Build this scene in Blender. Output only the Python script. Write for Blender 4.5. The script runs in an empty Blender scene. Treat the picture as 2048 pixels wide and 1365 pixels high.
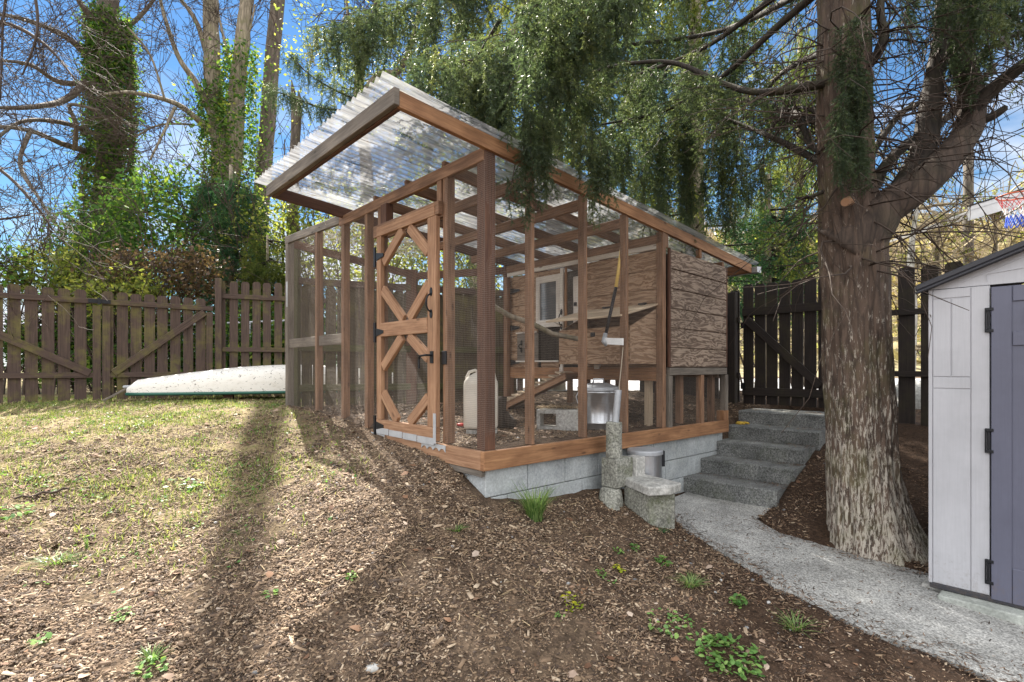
import bpy, math, random
import numpy as np
from mathutils import Vector, Matrix, noise as mnoise
R = math.radians
random.seed(7)
rs = np.random.RandomState(11)
sc = bpy.context.scene
col = sc.collection

# ---------------------------------------------------------------- camera, sky, sun, exposure
F = 1080.0; CX = 1024.0; HY = 735.0          # focal length in photo pixels, centre column, horizon row
cam_d = bpy.data.cameras.new('camera'); cam = bpy.data.objects.new('camera', cam_d); col.objects.link(cam)
cam.location = (0, 0, 0); cam.rotation_euler = (R(90), 0, 0)
cam_d.sensor_width = 36; cam_d.lens = 36 * F / 2048
cam_d.shift_y = (HY - 682.5) / 2048
cam_d.clip_start = 0.05; cam_d.clip_end = 3000
sc.camera = cam
SUN_AZ, SUN_EL = R(-27), R(45.5)             # azimuth from +Y, clockwise positive
FILL_CLOUD = (4.4, 4.4, 4.4, 1)
w_ = bpy.data.worlds.new('World'); sc.world = w_; w_.use_nodes = True
nt = w_.node_tree; nt.nodes.clear()
wo = nt.nodes.new('ShaderNodeOutputWorld'); bg = nt.nodes.new('ShaderNodeBackground')
sky = nt.nodes.new('ShaderNodeTexSky'); sky.sky_type = 'NISHITA'; sky.sun_disc = False
sky.sun_elevation = SUN_EL; sky.sun_rotation = SUN_AZ
sky.air_density = 1.3; sky.dust_density = 0.0; sky.ozone_density = 3.5
tc = nt.nodes.new('ShaderNodeTexCoord'); sep = nt.nodes.new('ShaderNodeSeparateXYZ')
mp = nt.nodes.new('ShaderNodeMapping'); mp.inputs['Scale'].default_value = (1, 1, 2.6)
mp.inputs['Location'].default_value = (0.35, 0.1, 0.0)
nz = nt.nodes.new('ShaderNodeTexNoise'); nz.inputs['Scale'].default_value = 3.2; nz.inputs['Detail'].default_value = 7
nz.inputs['Roughness'].default_value = 0.55; nz.inputs['Distortion'].default_value = 0.4
cr = nt.nodes.new('ShaderNodeValToRGB'); cr.color_ramp.elements[0].position = 0.49; cr.color_ramp.elements[1].position = 0.63
hr = nt.nodes.new('ShaderNodeMapRange'); hr.inputs[1].default_value = 0.12; hr.inputs[2].default_value = 0.5
hr.inputs[3].default_value = 1.0; hr.inputs[4].default_value = 0.0
mul = nt.nodes.new('ShaderNodeMath'); mul.operation = 'MULTIPLY'
tint = nt.nodes.new('ShaderNodeMixRGB'); tint.blend_type = 'MULTIPLY'; tint.inputs[0].default_value = 1.0
tint.inputs[2].default_value = (0.165, 0.23, 0.275, 1)
mx = nt.nodes.new('ShaderNodeMixRGB'); mx.inputs[2].default_value = (2.3, 2.35, 2.5, 1)
L = nt.links
L.new(tc.outputs['Generated'], sep.inputs[0]); L.new(tc.outputs['Generated'], mp.inputs[0]); L.new(mp.outputs[0], nz.inputs['Vector'])
L.new(nz.outputs['Fac'], cr.inputs[0]); L.new(sep.outputs['Z'], hr.inputs[0]); L.new(cr.outputs[0], mul.inputs[0]); L.new(hr.outputs[0], mul.inputs[1])
L.new(sky.outputs[0], tint.inputs[1]); L.new(tint.outputs[0], mx.inputs[1]); L.new(mul.outputs[0], mx.inputs[0])
# added out-of-view cloud bank as bright fill light, behind the camera and overhead
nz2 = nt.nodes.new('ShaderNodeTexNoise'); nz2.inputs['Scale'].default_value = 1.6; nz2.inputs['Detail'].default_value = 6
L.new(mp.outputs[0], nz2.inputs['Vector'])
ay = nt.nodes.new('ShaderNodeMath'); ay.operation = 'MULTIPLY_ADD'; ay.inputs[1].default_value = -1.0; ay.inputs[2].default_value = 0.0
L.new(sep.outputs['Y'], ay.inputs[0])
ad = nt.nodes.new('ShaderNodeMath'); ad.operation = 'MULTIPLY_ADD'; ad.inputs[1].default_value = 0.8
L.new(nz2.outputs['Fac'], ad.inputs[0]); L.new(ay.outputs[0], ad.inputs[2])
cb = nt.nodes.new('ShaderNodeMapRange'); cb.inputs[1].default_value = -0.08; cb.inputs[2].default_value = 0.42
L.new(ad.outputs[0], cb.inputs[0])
mx2 = nt.nodes.new('ShaderNodeMixRGB'); mx2.inputs[2].default_value = FILL_CLOUD
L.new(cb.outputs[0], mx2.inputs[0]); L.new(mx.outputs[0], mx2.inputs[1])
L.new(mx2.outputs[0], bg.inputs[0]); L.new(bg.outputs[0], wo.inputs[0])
bg.inputs[1].default_value = 0.15
sd = bpy.data.lights.new('sun', 'SUN'); sun = bpy.data.objects.new('sun', sd); col.objects.link(sun)
sd.energy = 5.0; sd.angle = R(0.4); sd.color = (1.0, 0.93, 0.82)
sdir = Vector((math.sin(SUN_AZ) * math.cos(SUN_EL), math.cos(SUN_AZ) * math.cos(SUN_EL), math.sin(SUN_EL)))
sun.rotation_euler = sdir.to_track_quat('Z', 'Y').to_euler(); sun.location = (-8, 14, 16)
sc.view_settings.view_transform = 'Standard'; sc.view_settings.look = 'None'
sc.view_settings.exposure = 1.8; sc.view_settings.gamma = 1
sc.cycles.max_bounces = 8; sc.cycles.transparent_max_bounces = 16

# ---------------------------------------------------------------- coordinates
def P(px, py, Y):
    return Vector(((px - CX) / F * Y, Y, (HY - py) / F * Y))
def GZ(px, py, z):
    Y = z * F / (HY - py); return Vector(((px - CX) / F * Y, Y, z))
C0 = Vector((-0.181, 3.62, 0)); U = Vector((0.748, 0.664, 0)); V = Vector((-0.664, 0.748, 0))
def K(t, w, z=0.0):
    p = C0 + U * t + V * w; return Vector((p.x, p.y, z))
def to_tw(x, y):
    dx = x - C0.x; dy = y - C0.y
    return dx * U.x + dy * U.y, dx * V.x + dy * V.y
def PW(px, py, t):                            # photo point on a plane across the run at depth t -> (w, z)
    o = C0 + U * t; k = (px - CX) / F
    w = (o.x - k * o.y) / (-V.x + k * V.y)
    return w, (HY - py) / F * (o.y + V.y * w)
def PT(px, py, w):                            # photo point on the plane along the run at offset w -> (t, z)
    o = C0 + V * w; k = (px - CX) / F
    t = (k * o.y - o.x) / (U.x - k * U.y)
    return t, (HY - py) / F * (o.y + U.y * t)

# ---------------------------------------------------------------- mesh helpers
class MB:
    def __init__(s): s.v = []; s.f = []; s.uv = []; s.mi = []
    def quad(s, pts, uvs=None, mi=0):
        n = len(s.v); s.v += [tuple(p) for p in pts]; s.f.append(tuple(range(n, n + len(pts))))
        s.uv.append(uvs or [(p[0], p[2]) for p in pts]); s.mi.append(mi)
    def box(s, o, ax, ay, az, mi=0):          # o corner, three edge vectors
        o = Vector(o); ax = Vector(ax); ay = Vector(ay); az = Vector(az)
        if ax.cross(ay).dot(az) < 0: o = o + ax; ax = -ax
        e = [ax, ay, az]; le = [a.length for a in e]; r = [random.random() * 9, random.random() * 9]
        n = len(s.v)
        cs = [(i, j, k) for k in (0, 1) for j in (0, 1) for i in (0, 1)]
        for c in cs: s.v.append(tuple(o + ax * c[0] + ay * c[1] + az * c[2]))
        lg = le.index(max(le))
        for fc in ((0, 2, 3, 1), (4, 5, 7, 6), (0, 1, 5, 4), (2, 6, 7, 3), (0, 4, 6, 2), (1, 3, 7, 5)):
            s.f.append(tuple(n + i for i in fc)); s.mi.append(mi)
            var = [a for a in range(3) if len({cs[i][a] for i in fc}) > 1]
            ua = lg if lg in var else var[0]; va = [a for a in var if a != ua][0]
            s.uv.append([(cs[i][ua] * le[ua] + r[0], cs[i][va] * le[va] + r[1] + 0.31 * (3 - ua - va)) for i in fc])
        return s
    def beam(s, p0, p1, a, b, up=(0, 0, 1), mi=0):   # centred bar; a = size sideways, b = size along up
        p0 = Vector(p0); p1 = Vector(p1); d = (p1 - p0); up = Vector(up)
        if abs(d.normalized().dot(up)) > 0.97: up = Vector((0, 1, 0.01))
        x = d.cross(up).normalized() * a; y = x.cross(d).normalized() * b
        return s.box(p0 - x / 2 - y / 2, d, x, y, mi)
    def kb(s, t0, t1, w0, w1, z0, z1, mi=0):  # box in run coordinates
        return s.box(K(t0, w0, z0), U * (t1 - t0), V * (w1 - w0), Vector((0, 0, z1 - z0)), mi)
    def tube(s, pts, rad, n=8, caps=True, mi=0, vs=1.0, wob=0.0):
        pts = [Vector(p) for p in pts]; m = len(pts)
        if not hasattr(rad, '__len__'): rad = [rad] * m
        b = len(s.v); dist = 0; prev = None; vv = []
        for i, p in enumerate(pts):
            d = (pts[min(i + 1, m - 1)] - pts[max(i - 1, 0)]).normalized()
            if prev is None:
                a = Vector((1, 0, 0)) if abs(d.x) < 0.8 else Vector((0, 1, 0)); x = d.cross(a).normalized()
            else: x = (prev - d * prev.dot(d)).normalized()
            prev = x; y = d.cross(x)
            if i: dist += (p - pts[i - 1]).length
            vv.append(dist)
            for k in range(n):
                an = 2 * math.pi * k / n; rr = rad[i]
                if wob: rr *= 1 + wob * mnoise.noise(Vector((math.cos(an) * 1.3, math.sin(an) * 1.3, dist * 1.2)))
                s.v.append(tuple(p + (x * math.cos(an) + y * math.sin(an)) * rr))
        for i in range(m - 1):
            for k in range(n):
                k2 = (k + 1) % n
                s.f.append((b + i * n + k, b + i * n + k2, b + (i + 1) * n + k2, b + (i + 1) * n + k)); s.mi.append(mi)
                s.uv.append([(vv[i], k / n), (vv[i], (k + 1) / n), (vv[i + 1], (k + 1) / n), (vv[i + 1], k / n)])
        if caps:
            s.f.append(tuple(b + k for k in range(n))[::-1]); s.mi.append(mi); s.uv.append([(0, 0)] * n)
            s.f.append(tuple(b + (m - 1) * n + k for k in range(n))); s.mi.append(mi); s.uv.append([(0, 0)] * n)
        return s
    def lathe(s, c, prof, n=28, ax=(0, 0, 1), mi=0, sq=0.0):
        pts = [Vector(c) + Vector(ax) * z for _, z in prof]; c = Vector(c); b = len(s.v); m = len(prof)
        for r_, z in prof:
            for k in range(n):
                an = 2 * math.pi * k / n
                s.v.append((c.x + r_ * math.cos(an), c.y + r_ * math.sin(an), c.z + z))
        for i in range(m - 1):
            for k in range(n):
                k2 = (k + 1) % n
                s.f.append((b + i * n + k, b + i * n + k2, b + (i + 1) * n + k2, b + (i + 1) * n + k)); s.mi.append(mi)
                s.uv.append([(k / n, prof[i][1])] * 4)
        return s
    def prism(s, poly, off, mi=0):            # polygon (list of points) extruded by off
        off = Vector(off); n = len(poly); b = len(s.v)
        s.v += [tuple(p) for p in poly] + [tuple(Vector(p) + off) for p in poly]
        nn = Vector((0, 0, 0))
        for i in range(n):
            nn += Vector(poly[i]).cross(Vector(poly[(i + 1) % n]))
        fl = nn.dot(off) > 0
        fs = [tuple(range(b, b + n)), tuple(range(b + 2 * n - 1, b + n - 1, -1))]
        for i in range(n): j = (i + 1) % n; fs.append((b + j, b + i, b + n + i, b + n + j))
        for f in fs:
            if fl: f = f[::-1]
            s.f.append(f); s.mi.append(mi)
            q = [Vector(s.v[i]) for i in f]; hd = off.normalized().cross(Vector((0, 0, 1)))
            hd = U if hd.length < .7 else hd.normalized()
            s.uv.append([(p.dot(hd), p.z) if abs(off.normalized().z) < 0.7 else (p.dot(U), p.dot(V)) for p in q])
        return s
    def build(s, name, mat, parent=None, smooth=False, bevel=0.0):
        me = bpy.data.meshes.new(name); me.from_pydata(s.v, [], s.f)
        uvl = me.uv_layers.new(name='UVMap')
        flat = [c for f in s.uv for p in f for c in p]
        uvl.data.foreach_set('uv', flat)
        for m in (mat if isinstance(mat, (list, tuple)) else [mat]): me.materials.append(m)
        if max(s.mi, default=0): me.polygons.foreach_set('material_index', s.mi)
        if smooth: me.polygons.foreach_set('use_smooth', [True] * len(s.f))
        me.update()
        o = bpy.data.objects.new(name, me); col.objects.link(o); attach(o, parent)
        if bevel:
            b = o.modifiers.new('bevel', 'BEVEL'); b.width = bevel; b.segments = 1; b.limit_method = 'ANGLE'
        return o
def attach(o, parent):
    if parent is not None:
        o.parent = parent; o.matrix_parent_inverse = Matrix.Translation(-root_loc(parent))
def root_loc(p):
    l = Vector((0, 0, 0))
    while p is not None: l += p.location; p = p.parent if p.type == 'EMPTY' else None
    return l
def tag(o, label=None, cat=None, group=None, kind=None):
    if label: o['label'] = label
    if cat: o['category'] = cat
    if group: o['group'] = group
    if kind: o['kind'] = kind
    return o
def empty(name, loc, label, cat, group=None):
    o = bpy.data.objects.new(name, None); col.objects.link(o); o.location = loc; o.empty_display_size = 0.1
    return tag(o, label, cat, group)
def np_mesh(name, verts, faces, mat, parent=None, rnd=None, smooth=False):
    verts = np.asarray(verts, dtype=np.float32); faces = np.asarray(faces, dtype=np.int32)
    nf, k = faces.shape; me = bpy.data.meshes.new(name)
    me.vertices.add(len(verts)); me.vertices.foreach_set('co', verts.ravel())
    me.loops.add(nf * k); me.loops.foreach_set('vertex_index', faces.ravel())
    me.polygons.add(nf); me.polygons.foreach_set('loop_start', np.arange(nf, dtype=np.int32) * k)
    me.polygons.foreach_set('loop_total', np.full(nf, k, dtype=np.int32))
    if rnd is not None:
        a = me.attributes.new('rnd', 'FLOAT', 'POINT'); a.data.foreach_set('value', np.asarray(rnd, dtype=np.float32))
    me.materials.append(mat); me.update(calc_edges=True); me.validate()
    if smooth: me.polygons.foreach_set('use_smooth', np.ones(nf, dtype=bool))
    o = bpy.data.objects.new(name, me); col.objects.link(o); attach(o, parent)
    return o
def rots(n, tilt=None, rng=rs):              # random rotation matrices; tilt = max tilt from vertical in radians
    az = rng.rand(n) * 2 * np.pi; c, s_ = np.cos(az), np.sin(az); z = np.zeros(n); o = np.ones(n)
    Rz = np.stack([np.stack([c, -s_, z], -1), np.stack([s_, c, z], -1), np.stack([z, z, o], -1)], -2)
    ti = (rng.rand(n) * (tilt if tilt is not None else np.pi)); a2 = rng.rand(n) * 2 * np.pi
    ax = np.stack([np.cos(a2), np.sin(a2), z], -1); ct, st = np.cos(ti), np.sin(ti)
    Kx = np.zeros((n, 3, 3)); Kx[:, 0, 1] = -ax[:, 2]; Kx[:, 0, 2] = ax[:, 1]; Kx[:, 1, 0] = ax[:, 2]; Kx[:, 1, 2] = -ax[:, 0]; Kx[:, 2, 0] = -ax[:, 1]; Kx[:, 2, 1] = ax[:, 0]
    I = np.eye(3)[None]
    Rt = I + st[:, None, None] * Kx + (1 - ct)[:, None, None] * (Kx @ Kx)
    return Rt @ Rz
def scatter(name, tv, tf, pos, rot, scl, rnd, mat, parent=None):
    tv = np.asarray(tv, float); tf = np.asarray(tf, int); n = len(pos); scl = np.asarray(scl, float)
    if scl.ndim == 1: scl = scl[:, None]
    vv = tv[None] * (scl[:, None, :] if scl.shape[1] == 3 else scl[:, :, None])
    vv = np.einsum('nij,nkj->nki', rot, vv) + np.asarray(pos)[:, None, :]
    ff = tf[None] + (np.arange(n) * len(tv))[:, None, None]
    return np_mesh(name, vv.reshape(-1, 3), ff.reshape(-1, tf.shape[1]), mat, parent, np.repeat(rnd, len(tv)))
def vnoise(x, y, s=1.0, seed=0):
    x = np.asarray(x, float) * s + 31.7 * seed + 1000; y = np.asarray(y, float) * s + 17.3 * seed + 1000
    xi, yi = np.floor(x).astype(int), np.floor(y).astype(int); fx, fy = x - xi, y - yi
    fx = fx * fx * (3 - 2 * fx); fy = fy * fy * (3 - 2 * fy)
    def h(a, b): v = np.sin(a * 127.1 + b * 311.7) * 43758.5453; return v - np.floor(v)
    return (h(xi, yi) * (1 - fx) + h(xi + 1, yi) * fx) * (1 - fy) + (h(xi, yi + 1) * (1 - fx) + h(xi + 1, yi + 1) * fx) * fy
LEAF_V = [(-.5, 0, 0), (0, -.32, .06), (.5, 0, 0), (0, .32, .06)]; LEAF_F = [(0, 1, 2), (0, 2, 3)]
def leaves(name, pos, size, mat, parent=None, rnd=None, tilt=None):
    pos = np.asarray(pos, float); n = len(pos)
    sz = size * (0.6 + 0.8 * rs.rand(n))
    return scatter(name, LEAF_V, LEAF_F, pos, rots(n, tilt), sz, rs.rand(n) if rnd is None else rnd, mat, parent)

# ---------------------------------------------------------------- material helpers
class G:
    def __init__(s, name):
        s.m = bpy.data.materials.new(name); s.m.use_nodes = True; s.t = s.m.node_tree
        s.b = s.t.nodes['Principled BSDF']; s.out = s.t.nodes['Material Output']
    def n(s, ty, **kw):
        nd = s.t.nodes.new('ShaderNode' + ty)
        for k, v in kw.items():
            if k.startswith('_'): setattr(nd, k[1:], v)
            else:
                key = int(k[1:]) if k[0] == 'i' and k[1:].isdigit() else k.replace('__', ' ')
                s.set(nd.inputs[key], v)
        return nd
    def set(s, inp, v):
        if hasattr(v, 'outputs'): s.t.links.new(v.outputs[0], inp)
        elif hasattr(v, 'is_output'): s.t.links.new(v, inp)
        else:
            if isinstance(v, (tuple, list)) and len(v) == 3 and inp.type == 'RGBA': v = (*v, 1)
            inp.default_value = v
    def coord(s, kind='Object', scale=(1, 1, 1), rot=(0, 0, 0)):
        c = s.t.nodes.new('ShaderNodeTexCoord'); m = s.n('Mapping', Scale=scale, Rotation=rot)
        s.t.links.new(c.outputs[kind], m.inputs['Vector']); return m
    def noise(s, vec, scale, detail=4, rough=.55, dist=0.0):
        return s.n('TexNoise', Vector=vec, Scale=scale, Detail=float(detail), Roughness=rough, Distortion=dist)
    def ramp(s, fac, stops):
        r = s.n('ValToRGB', Fac=fac); e = r.color_ramp.elements
        while len(e) < len(stops): e.new(0.5)
        for i, (p, c) in enumerate(stops):
            e[i].position = p; e[i].color = (*c, 1) if len(c) == 3 else c
        return r
    def mix(s, fac, a, b, mode='MIX'):
        return s.n('MixRGB', _blend_type=mode, Fac=fac, Color1=a, Color2=b)
    def bump(s, h, strength=.3, dist=.01):
        b = s.n('Bump', Height=h, Strength=strength, Distance=dist); s.set(s.b.inputs['Normal'], b); return b
    def fin(s, color=None, rough=.7, metal=0.0, spec=None):
        if color is not None: s.set(s.b.inputs['Base Color'], color)
        s.set(s.b.inputs['Roughness'], rough); s.b.inputs['Metallic'].default_value = metal
        if spec is not None: s.b.inputs['Specular IOR Level'].default_value = spec
        return s.m
def g3(v): return (v, v, v)
def mat_wood(name, c1, c2, stain=(.5, .5, .5), sfac=.5, rough=.75, grain=1.0):
    g = G(name); uv = g.coord('UV', (1.6, 34, 1)); n1 = g.noise(uv, 2.2, 5, .6, .6)
    uv2 = g.coord('UV', (2.2, 9, 1)); n2 = g.noise(uv2, 1.5, 3)
    ob = g.coord('Object'); n3 = g.noise(ob, 2.3, 5, .65)
    c = g.ramp(n1, [(.28, c1), (.68, c2)])
    st = g.ramp(n2, [(.38, stain), (.62, (1, 1, 1))])
    c = g.mix(sfac, c, st, 'MULTIPLY')
    d = g.ramp(n3, [(.3, (.62, .6, .6)), (.6, (1, 1, 1))]); c = g.mix(.7, c, d, 'MULTIPLY')
    uvk = g.coord('UV', (3.0, 9, 1)); vo = g.n('TexVoronoi', Vector=uvk, Scale=1.1)
    kn = g.ramp(vo.outputs['Distance'], [(.05, (.25, .2, .18)), (.12, (1, 1, 1))]); c = g.mix(.8, c, kn, 'MULTIPLY')
    g.bump(n1, .35 * grain, .003); return g.fin(c, rough)
def mat_basic(name, c, rough=.5, metal=0.0, var=.25, scale=6.0, bump=.0, spec=None):
    g = G(name); ob = g.coord('Object'); n = g.noise(ob, scale, 5, .65)
    cc = g.mix(var, c, g.ramp(n, [(.3, (.45, .45, .45)), (.7, (1.2, 1.2, 1.2))]), 'MULTIPLY')
    if bump: g.bump(g.noise(ob, scale * 6, 4), bump, .004)
    return g.fin(cc, rough, metal, spec)
def mat_leaf(name, stops, trans=.45, rough=.5, tboost=1.4, spec=.3):
    g = G(name); a = g.n('Attribute', _attribute_name='rnd'); r = g.ramp(a.outputs['Fac'], stops)
    g.fin(r, rough, spec=spec)
    tb = g.mix(1.0, r, (tboost, tboost * 1.05, tboost * .6), 'MULTIPLY')
    t = g.n('BsdfTranslucent', Color=tb); m = g.n('MixShader', Fac=trans)
    g.t.links.new(g.b.outputs[0], m.inputs[1]); g.t.links.new(t.outputs[0], m.inputs[2]); g.t.links.new(m.outputs[0], g.out.inputs[0])
    return g.m
def mat_attr(name, stops, rough=.8):
    g = G(name); a = g.n('Attribute', _attribute_name='rnd'); r = g.ramp(a.outputs['Fac'], stops)
    n = g.noise(g.coord('Object'), 40, 3); r = g.mix(.5, r, g.ramp(n, [(.3, g3(.6)), (.7, g3(1.1))]), 'MULTIPLY')
    return g.fin(r, rough)
# ---------------------------------------------------------------- materials
M = {}
M['wood_red'] = mat_wood('stained_wood', (.15, .075, .04), (.37, .215, .128), (.5, .47, .46), .6)
M['wood_dark'] = mat_wood('dark_stained_wood', (.07, .03, .018), (.15, .07, .04), (.55, .5, .5), .5)
M['wood_door'] = mat_wood('door_wood', (.24, .125, .066), (.47, .28, .165), (.65, .55, .5), .5)
M['wood_grey'] = mat_wood('weathered_wood', (.10, .085, .07), (.27, .23, .19), (.5, .5, .5), .6)
M['wood_pale'] = mat_wood('pale_new_wood', (.50, .38, .26), (.72, .58, .42), (.75, .7, .65), .4)
M['wood_sill'] = mat_wood('cedar_sill', (.23, .11, .048), (.46, .245, .12), (.5, .42, .38), .6)
M['wood_mossy'] = mat_wood('mossy_post_wood', (.05, .055, .02), (.12, .12, .045), (.5, .5, .5), .6)
M['white_board'] = mat_wood('white_painted_wood', (.66, .60, .53), (.85, .81, .75), (.7, .65, .6), .4)
def mat_fence(name, a, b, moss):
    g = G(name); uv = g.coord('UV', (1.6, 30, 1)); n1 = g.noise(uv, 2, 5, .6, .5); c = g.ramp(n1, [(.3, a), (.7, b)])
    ob = g.coord('Object'); n = g.noise(ob, 3.2, 5, .7); c = g.mix(g.ramp(n, [(.5, g3(0)), (.72, g3(moss))]), c, (.16, .15, .03))
    g.bump(n1, .3, .003); return g.fin(c, .8)
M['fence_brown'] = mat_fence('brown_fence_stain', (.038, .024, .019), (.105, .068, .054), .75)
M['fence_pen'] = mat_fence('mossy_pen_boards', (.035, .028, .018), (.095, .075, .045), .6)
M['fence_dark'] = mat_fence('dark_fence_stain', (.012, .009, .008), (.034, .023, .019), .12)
def mat_ply(name, dark, mid, light):
    g = G(name); uv = g.coord('UV', (1.2, 4.6, 1)); n0 = g.noise(uv, 1.8, 4, .6, .9)
    dv = g.n('VectorMath', _operation='SCALE', Vector=n0.outputs['Color']); dv.inputs['Scale'].default_value = 1.5
    ad = g.n('VectorMath', _operation='ADD', i0=uv, i1=dv.outputs[0])
    wv = g.n('TexWave', Vector=ad, Scale=1.35, Distortion=3.6, Detail=3.0); wv.bands_direction = 'Y'
    wv.inputs['Detail Scale'].default_value = 1.6
    c = g.ramp(wv, [(.12, dark), (.45, mid), (.9, light)])
    n3 = g.noise(g.coord('UV', (2, 60, 1)), 3, 4); c = g.mix(.15, c, mid); c = g.mix(.6, c, g.ramp(n3, [(.3, g3(.5)), (.7, g3(1.2))]), 'MULTIPLY')
    n4 = g.noise(g.coord('Object'), 2.0, 4); c = g.mix(.5, c, g.ramp(n4, [(.3, g3(.55)), (.65, g3(1.1))]), 'MULTIPLY')
    g.bump(wv, .3, .004); return g.fin(c, .8)
M['ply_grey'] = mat_ply('weathered_plywood_siding', (.12, .078, .055), (.23, .162, .118), (.39, .30, .23))
M['ply_warm'] = mat_ply('stained_plywood_siding', (.25, .145, .08), (.36, .225, .14), (.49, .335, .22))
def mat_wire(name, c):
    g = G(name); return g.fin(c, .5, .3)
M['wire'] = mat_wire('galvanized_wire', (.26, .22, .19))
M['netting'] = mat_basic('grey_netting', (.30, .27, .22), .8)
M['black_iron'] = mat_basic('black_iron', (.012, .013, .017), .45, .4)
M['galv'] = mat_basic('galvanized_sheet', (.62, .64, .68), .28, .9, .3, 9, .04)
M['galv_dull'] = mat_basic('dull_galvanized_metal', (.45, .47, .50), .55, .5, .4, 12)
M['paint_grey'] = mat_basic('grey_metal_plate', (.42, .43, .45), .6, 0.1, .35, 14)
def mat_roof():
    g = G('aged_corrugated_plastic'); ob = g.coord('Object'); n = g.noise(g.coord('UV', (1.3, 26.0, 1)), 1.4, 6, .7, .5)
    c = g.ramp(n, [(.36, (.09, .10, .115)), (.47, (.45, .46, .49)), (.64, (.78, .79, .80))])
    n2 = g.noise(g.coord('UV', (3.4, 26, 1)), 1.5, 5, .7, .4); c = g.mix(g.ramp(n2, [(.63, g3(0)), (.70, g3(.85))]), c, (.16, .085, .035))
    g.fin(c, .3); t = g.n('BsdfTranslucent', Color=g.mix(1.0, c, g3(.62), 'MULTIPLY')); tr = g.n('BsdfTransparent', Color=(.86, .9, .95))
    m1 = g.n('MixShader', Fac=.45); m2 = g.n('MixShader', Fac=.36)
    k = g.t.links.new; k(g.b.outputs[0], m1.inputs[1]); k(t.outputs[0], m1.inputs[2]); k(m1.outputs[0], m2.inputs[1]); k(tr.outputs[0], m2.inputs[2]); k(m2.outputs[0], g.out.inputs[0])
    return g.m
M['roof'] = mat_roof()
def mat_conc(name, a, b, speck=.5, sscale=90, moss=0.0, bump=.4, dirt=.55):
    g = G(name); ob = g.coord('Object'); n = g.noise(ob, 5, 6, .7); c = g.ramp(n, [(.3, a), (.7, b)])
    v = g.noise(ob, sscale, 3, .7); c = g.mix(speck, c, g.ramp(v, [(.36, g3(.25)), (.5, g3(.9)), (.64, g3(1.7))]), 'MULTIPLY')
    d = g.noise(ob, 2.2, 6, .75, .4); c = g.mix(dirt, c, g.ramp(d, [(.35, g3(.45)), (.6, g3(1.1))]), 'MULTIPLY')
    if moss: m = g.noise(ob, 4.5, 5, .7); c = g.mix(g.ramp(m, [(.5, g3(0)), (.68, g3(moss))]), c, (.07, .085, .025))
    g.bump(v, bump, .006); return g.fin(c, .88)
M['conc_step'] = mat_conc('pebbled_step_concrete', (.115, .12, .118), (.25, .255, .25), .75, 75, .25, .7)
M['conc_path'] = mat_conc('exposed_aggregate_path', (.32, .32, .31), (.48, .475, .455), .7, 85, .0, .5, .6)
M['block'] = mat_conc('smooth_concrete_block', (.34, .37, .39), (.50, .53, .54), .22, 60, .1, .15, .45)
M['conc_old'] = mat_conc('old_mossy_concrete', (.20, .20, .17), (.36, .36, .32), .7, 60, .75, .8)
M['conc_slab'] = mat_conc('pitted_concrete_slab', (.38, .38, .36), (.55, .54, .52), .35, 40, .15, .6)
M['conc_paver'] = mat_conc('pale_green_paver', (.36, .39, .36), (.48, .50, .47), .25, 60, .2, .2)
M['asphalt'] = mat_conc('sunlit_street', (.30, .30, .31), (.42, .42, .43), .3, 30, 0, .2, .3)
M['cinder'] = mat_conc('cinder_block', (.36, .36, .34), (.50, .49, .47), .4, 50, .1, .4)
def mat_bark(name, a, b, pale=None, moss=0.0, sc_=1.0, pz=(0, 0), rid=.5):
    g = G(name); ob = g.coord('Object', (14 * sc_, 14 * sc_, 2.6 * sc_)); n = g.noise(ob, 1.2, 7, .7, .7); c = g.ramp(n, [(.3, a), (.66, b)])
    cr_ = g.n('TexVoronoi', Vector=g.coord('Object', (13 * sc_, 13 * sc_, 2.2 * sc_)), Scale=1.3, _feature='DISTANCE_TO_EDGE')
    c = g.mix(.6, c, g.ramp(cr_.outputs['Distance'], [(.0, g3(.35)), (.14, g3(1.1))]), 'MULTIPLY')
    if pale:
        n2 = g.noise(g.coord('Object', (34, 34, 6.5)), 1.7, 6, .75, .5); z = g.n('SeparateXYZ', i0=g.coord('Object'))
        mr = g.n('MapRange', i0=z.outputs[2], i1=pz[1], i2=pz[0], i3=0.0, i4=.155)
        ad = g.n('Math', _operation='ADD', i0=n2, i1=mr)
        c = g.mix(g.ramp(ad, [(.60, g3(0)), (.68, g3(.85))]), c, pale)
    if moss: m = g.noise(g.coord('Object'), 3.5, 5, .7); c = g.mix(g.ramp(m, [(.48, g3(0)), (.66, g3(moss))]), c, (.10, .11, .025))
    h = g.mix(.5, n, cr_.outputs['Distance']); g.bump(h, rid, .03); return g.fin(c, .85)
M['bark_spruce'] = mat_bark('spruce_bark', (.042, .026, .019), (.135, .092, .068), (.50, .455, .39), .35, 1.0, (-1.3, .75), .8)
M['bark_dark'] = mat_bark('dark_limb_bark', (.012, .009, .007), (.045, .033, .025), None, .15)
M['bark_limb'] = mat_bark('brown_limb_bark', (.022, .015, .012), (.09, .062, .047), None, .1, 1.0)  # dark brown bark of the heavy right limb
M['bark_grey'] = mat_bark('grey_bark', (.11, .09, .065), (.32, .27, .20), None, .45, .5)
M['bark_pole'] = mat_bark('bare_trunk_bark', (.05, .04, .032), (.15, .12, .095), None, .2, .5)
M['bark_birch'] = mat_bark('birch_bark', (.25, .23, .2), (.62, .6, .56), None, .3, .5)
M['twig'] = mat_basic('bare_twig_bark', (.055, .036, .026), .8, 0, .4, 8)
M['twig_pale'] = mat_basic('pale_twig_bark', (.34, .27, .17), .8, 0, .4, 8)
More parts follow.
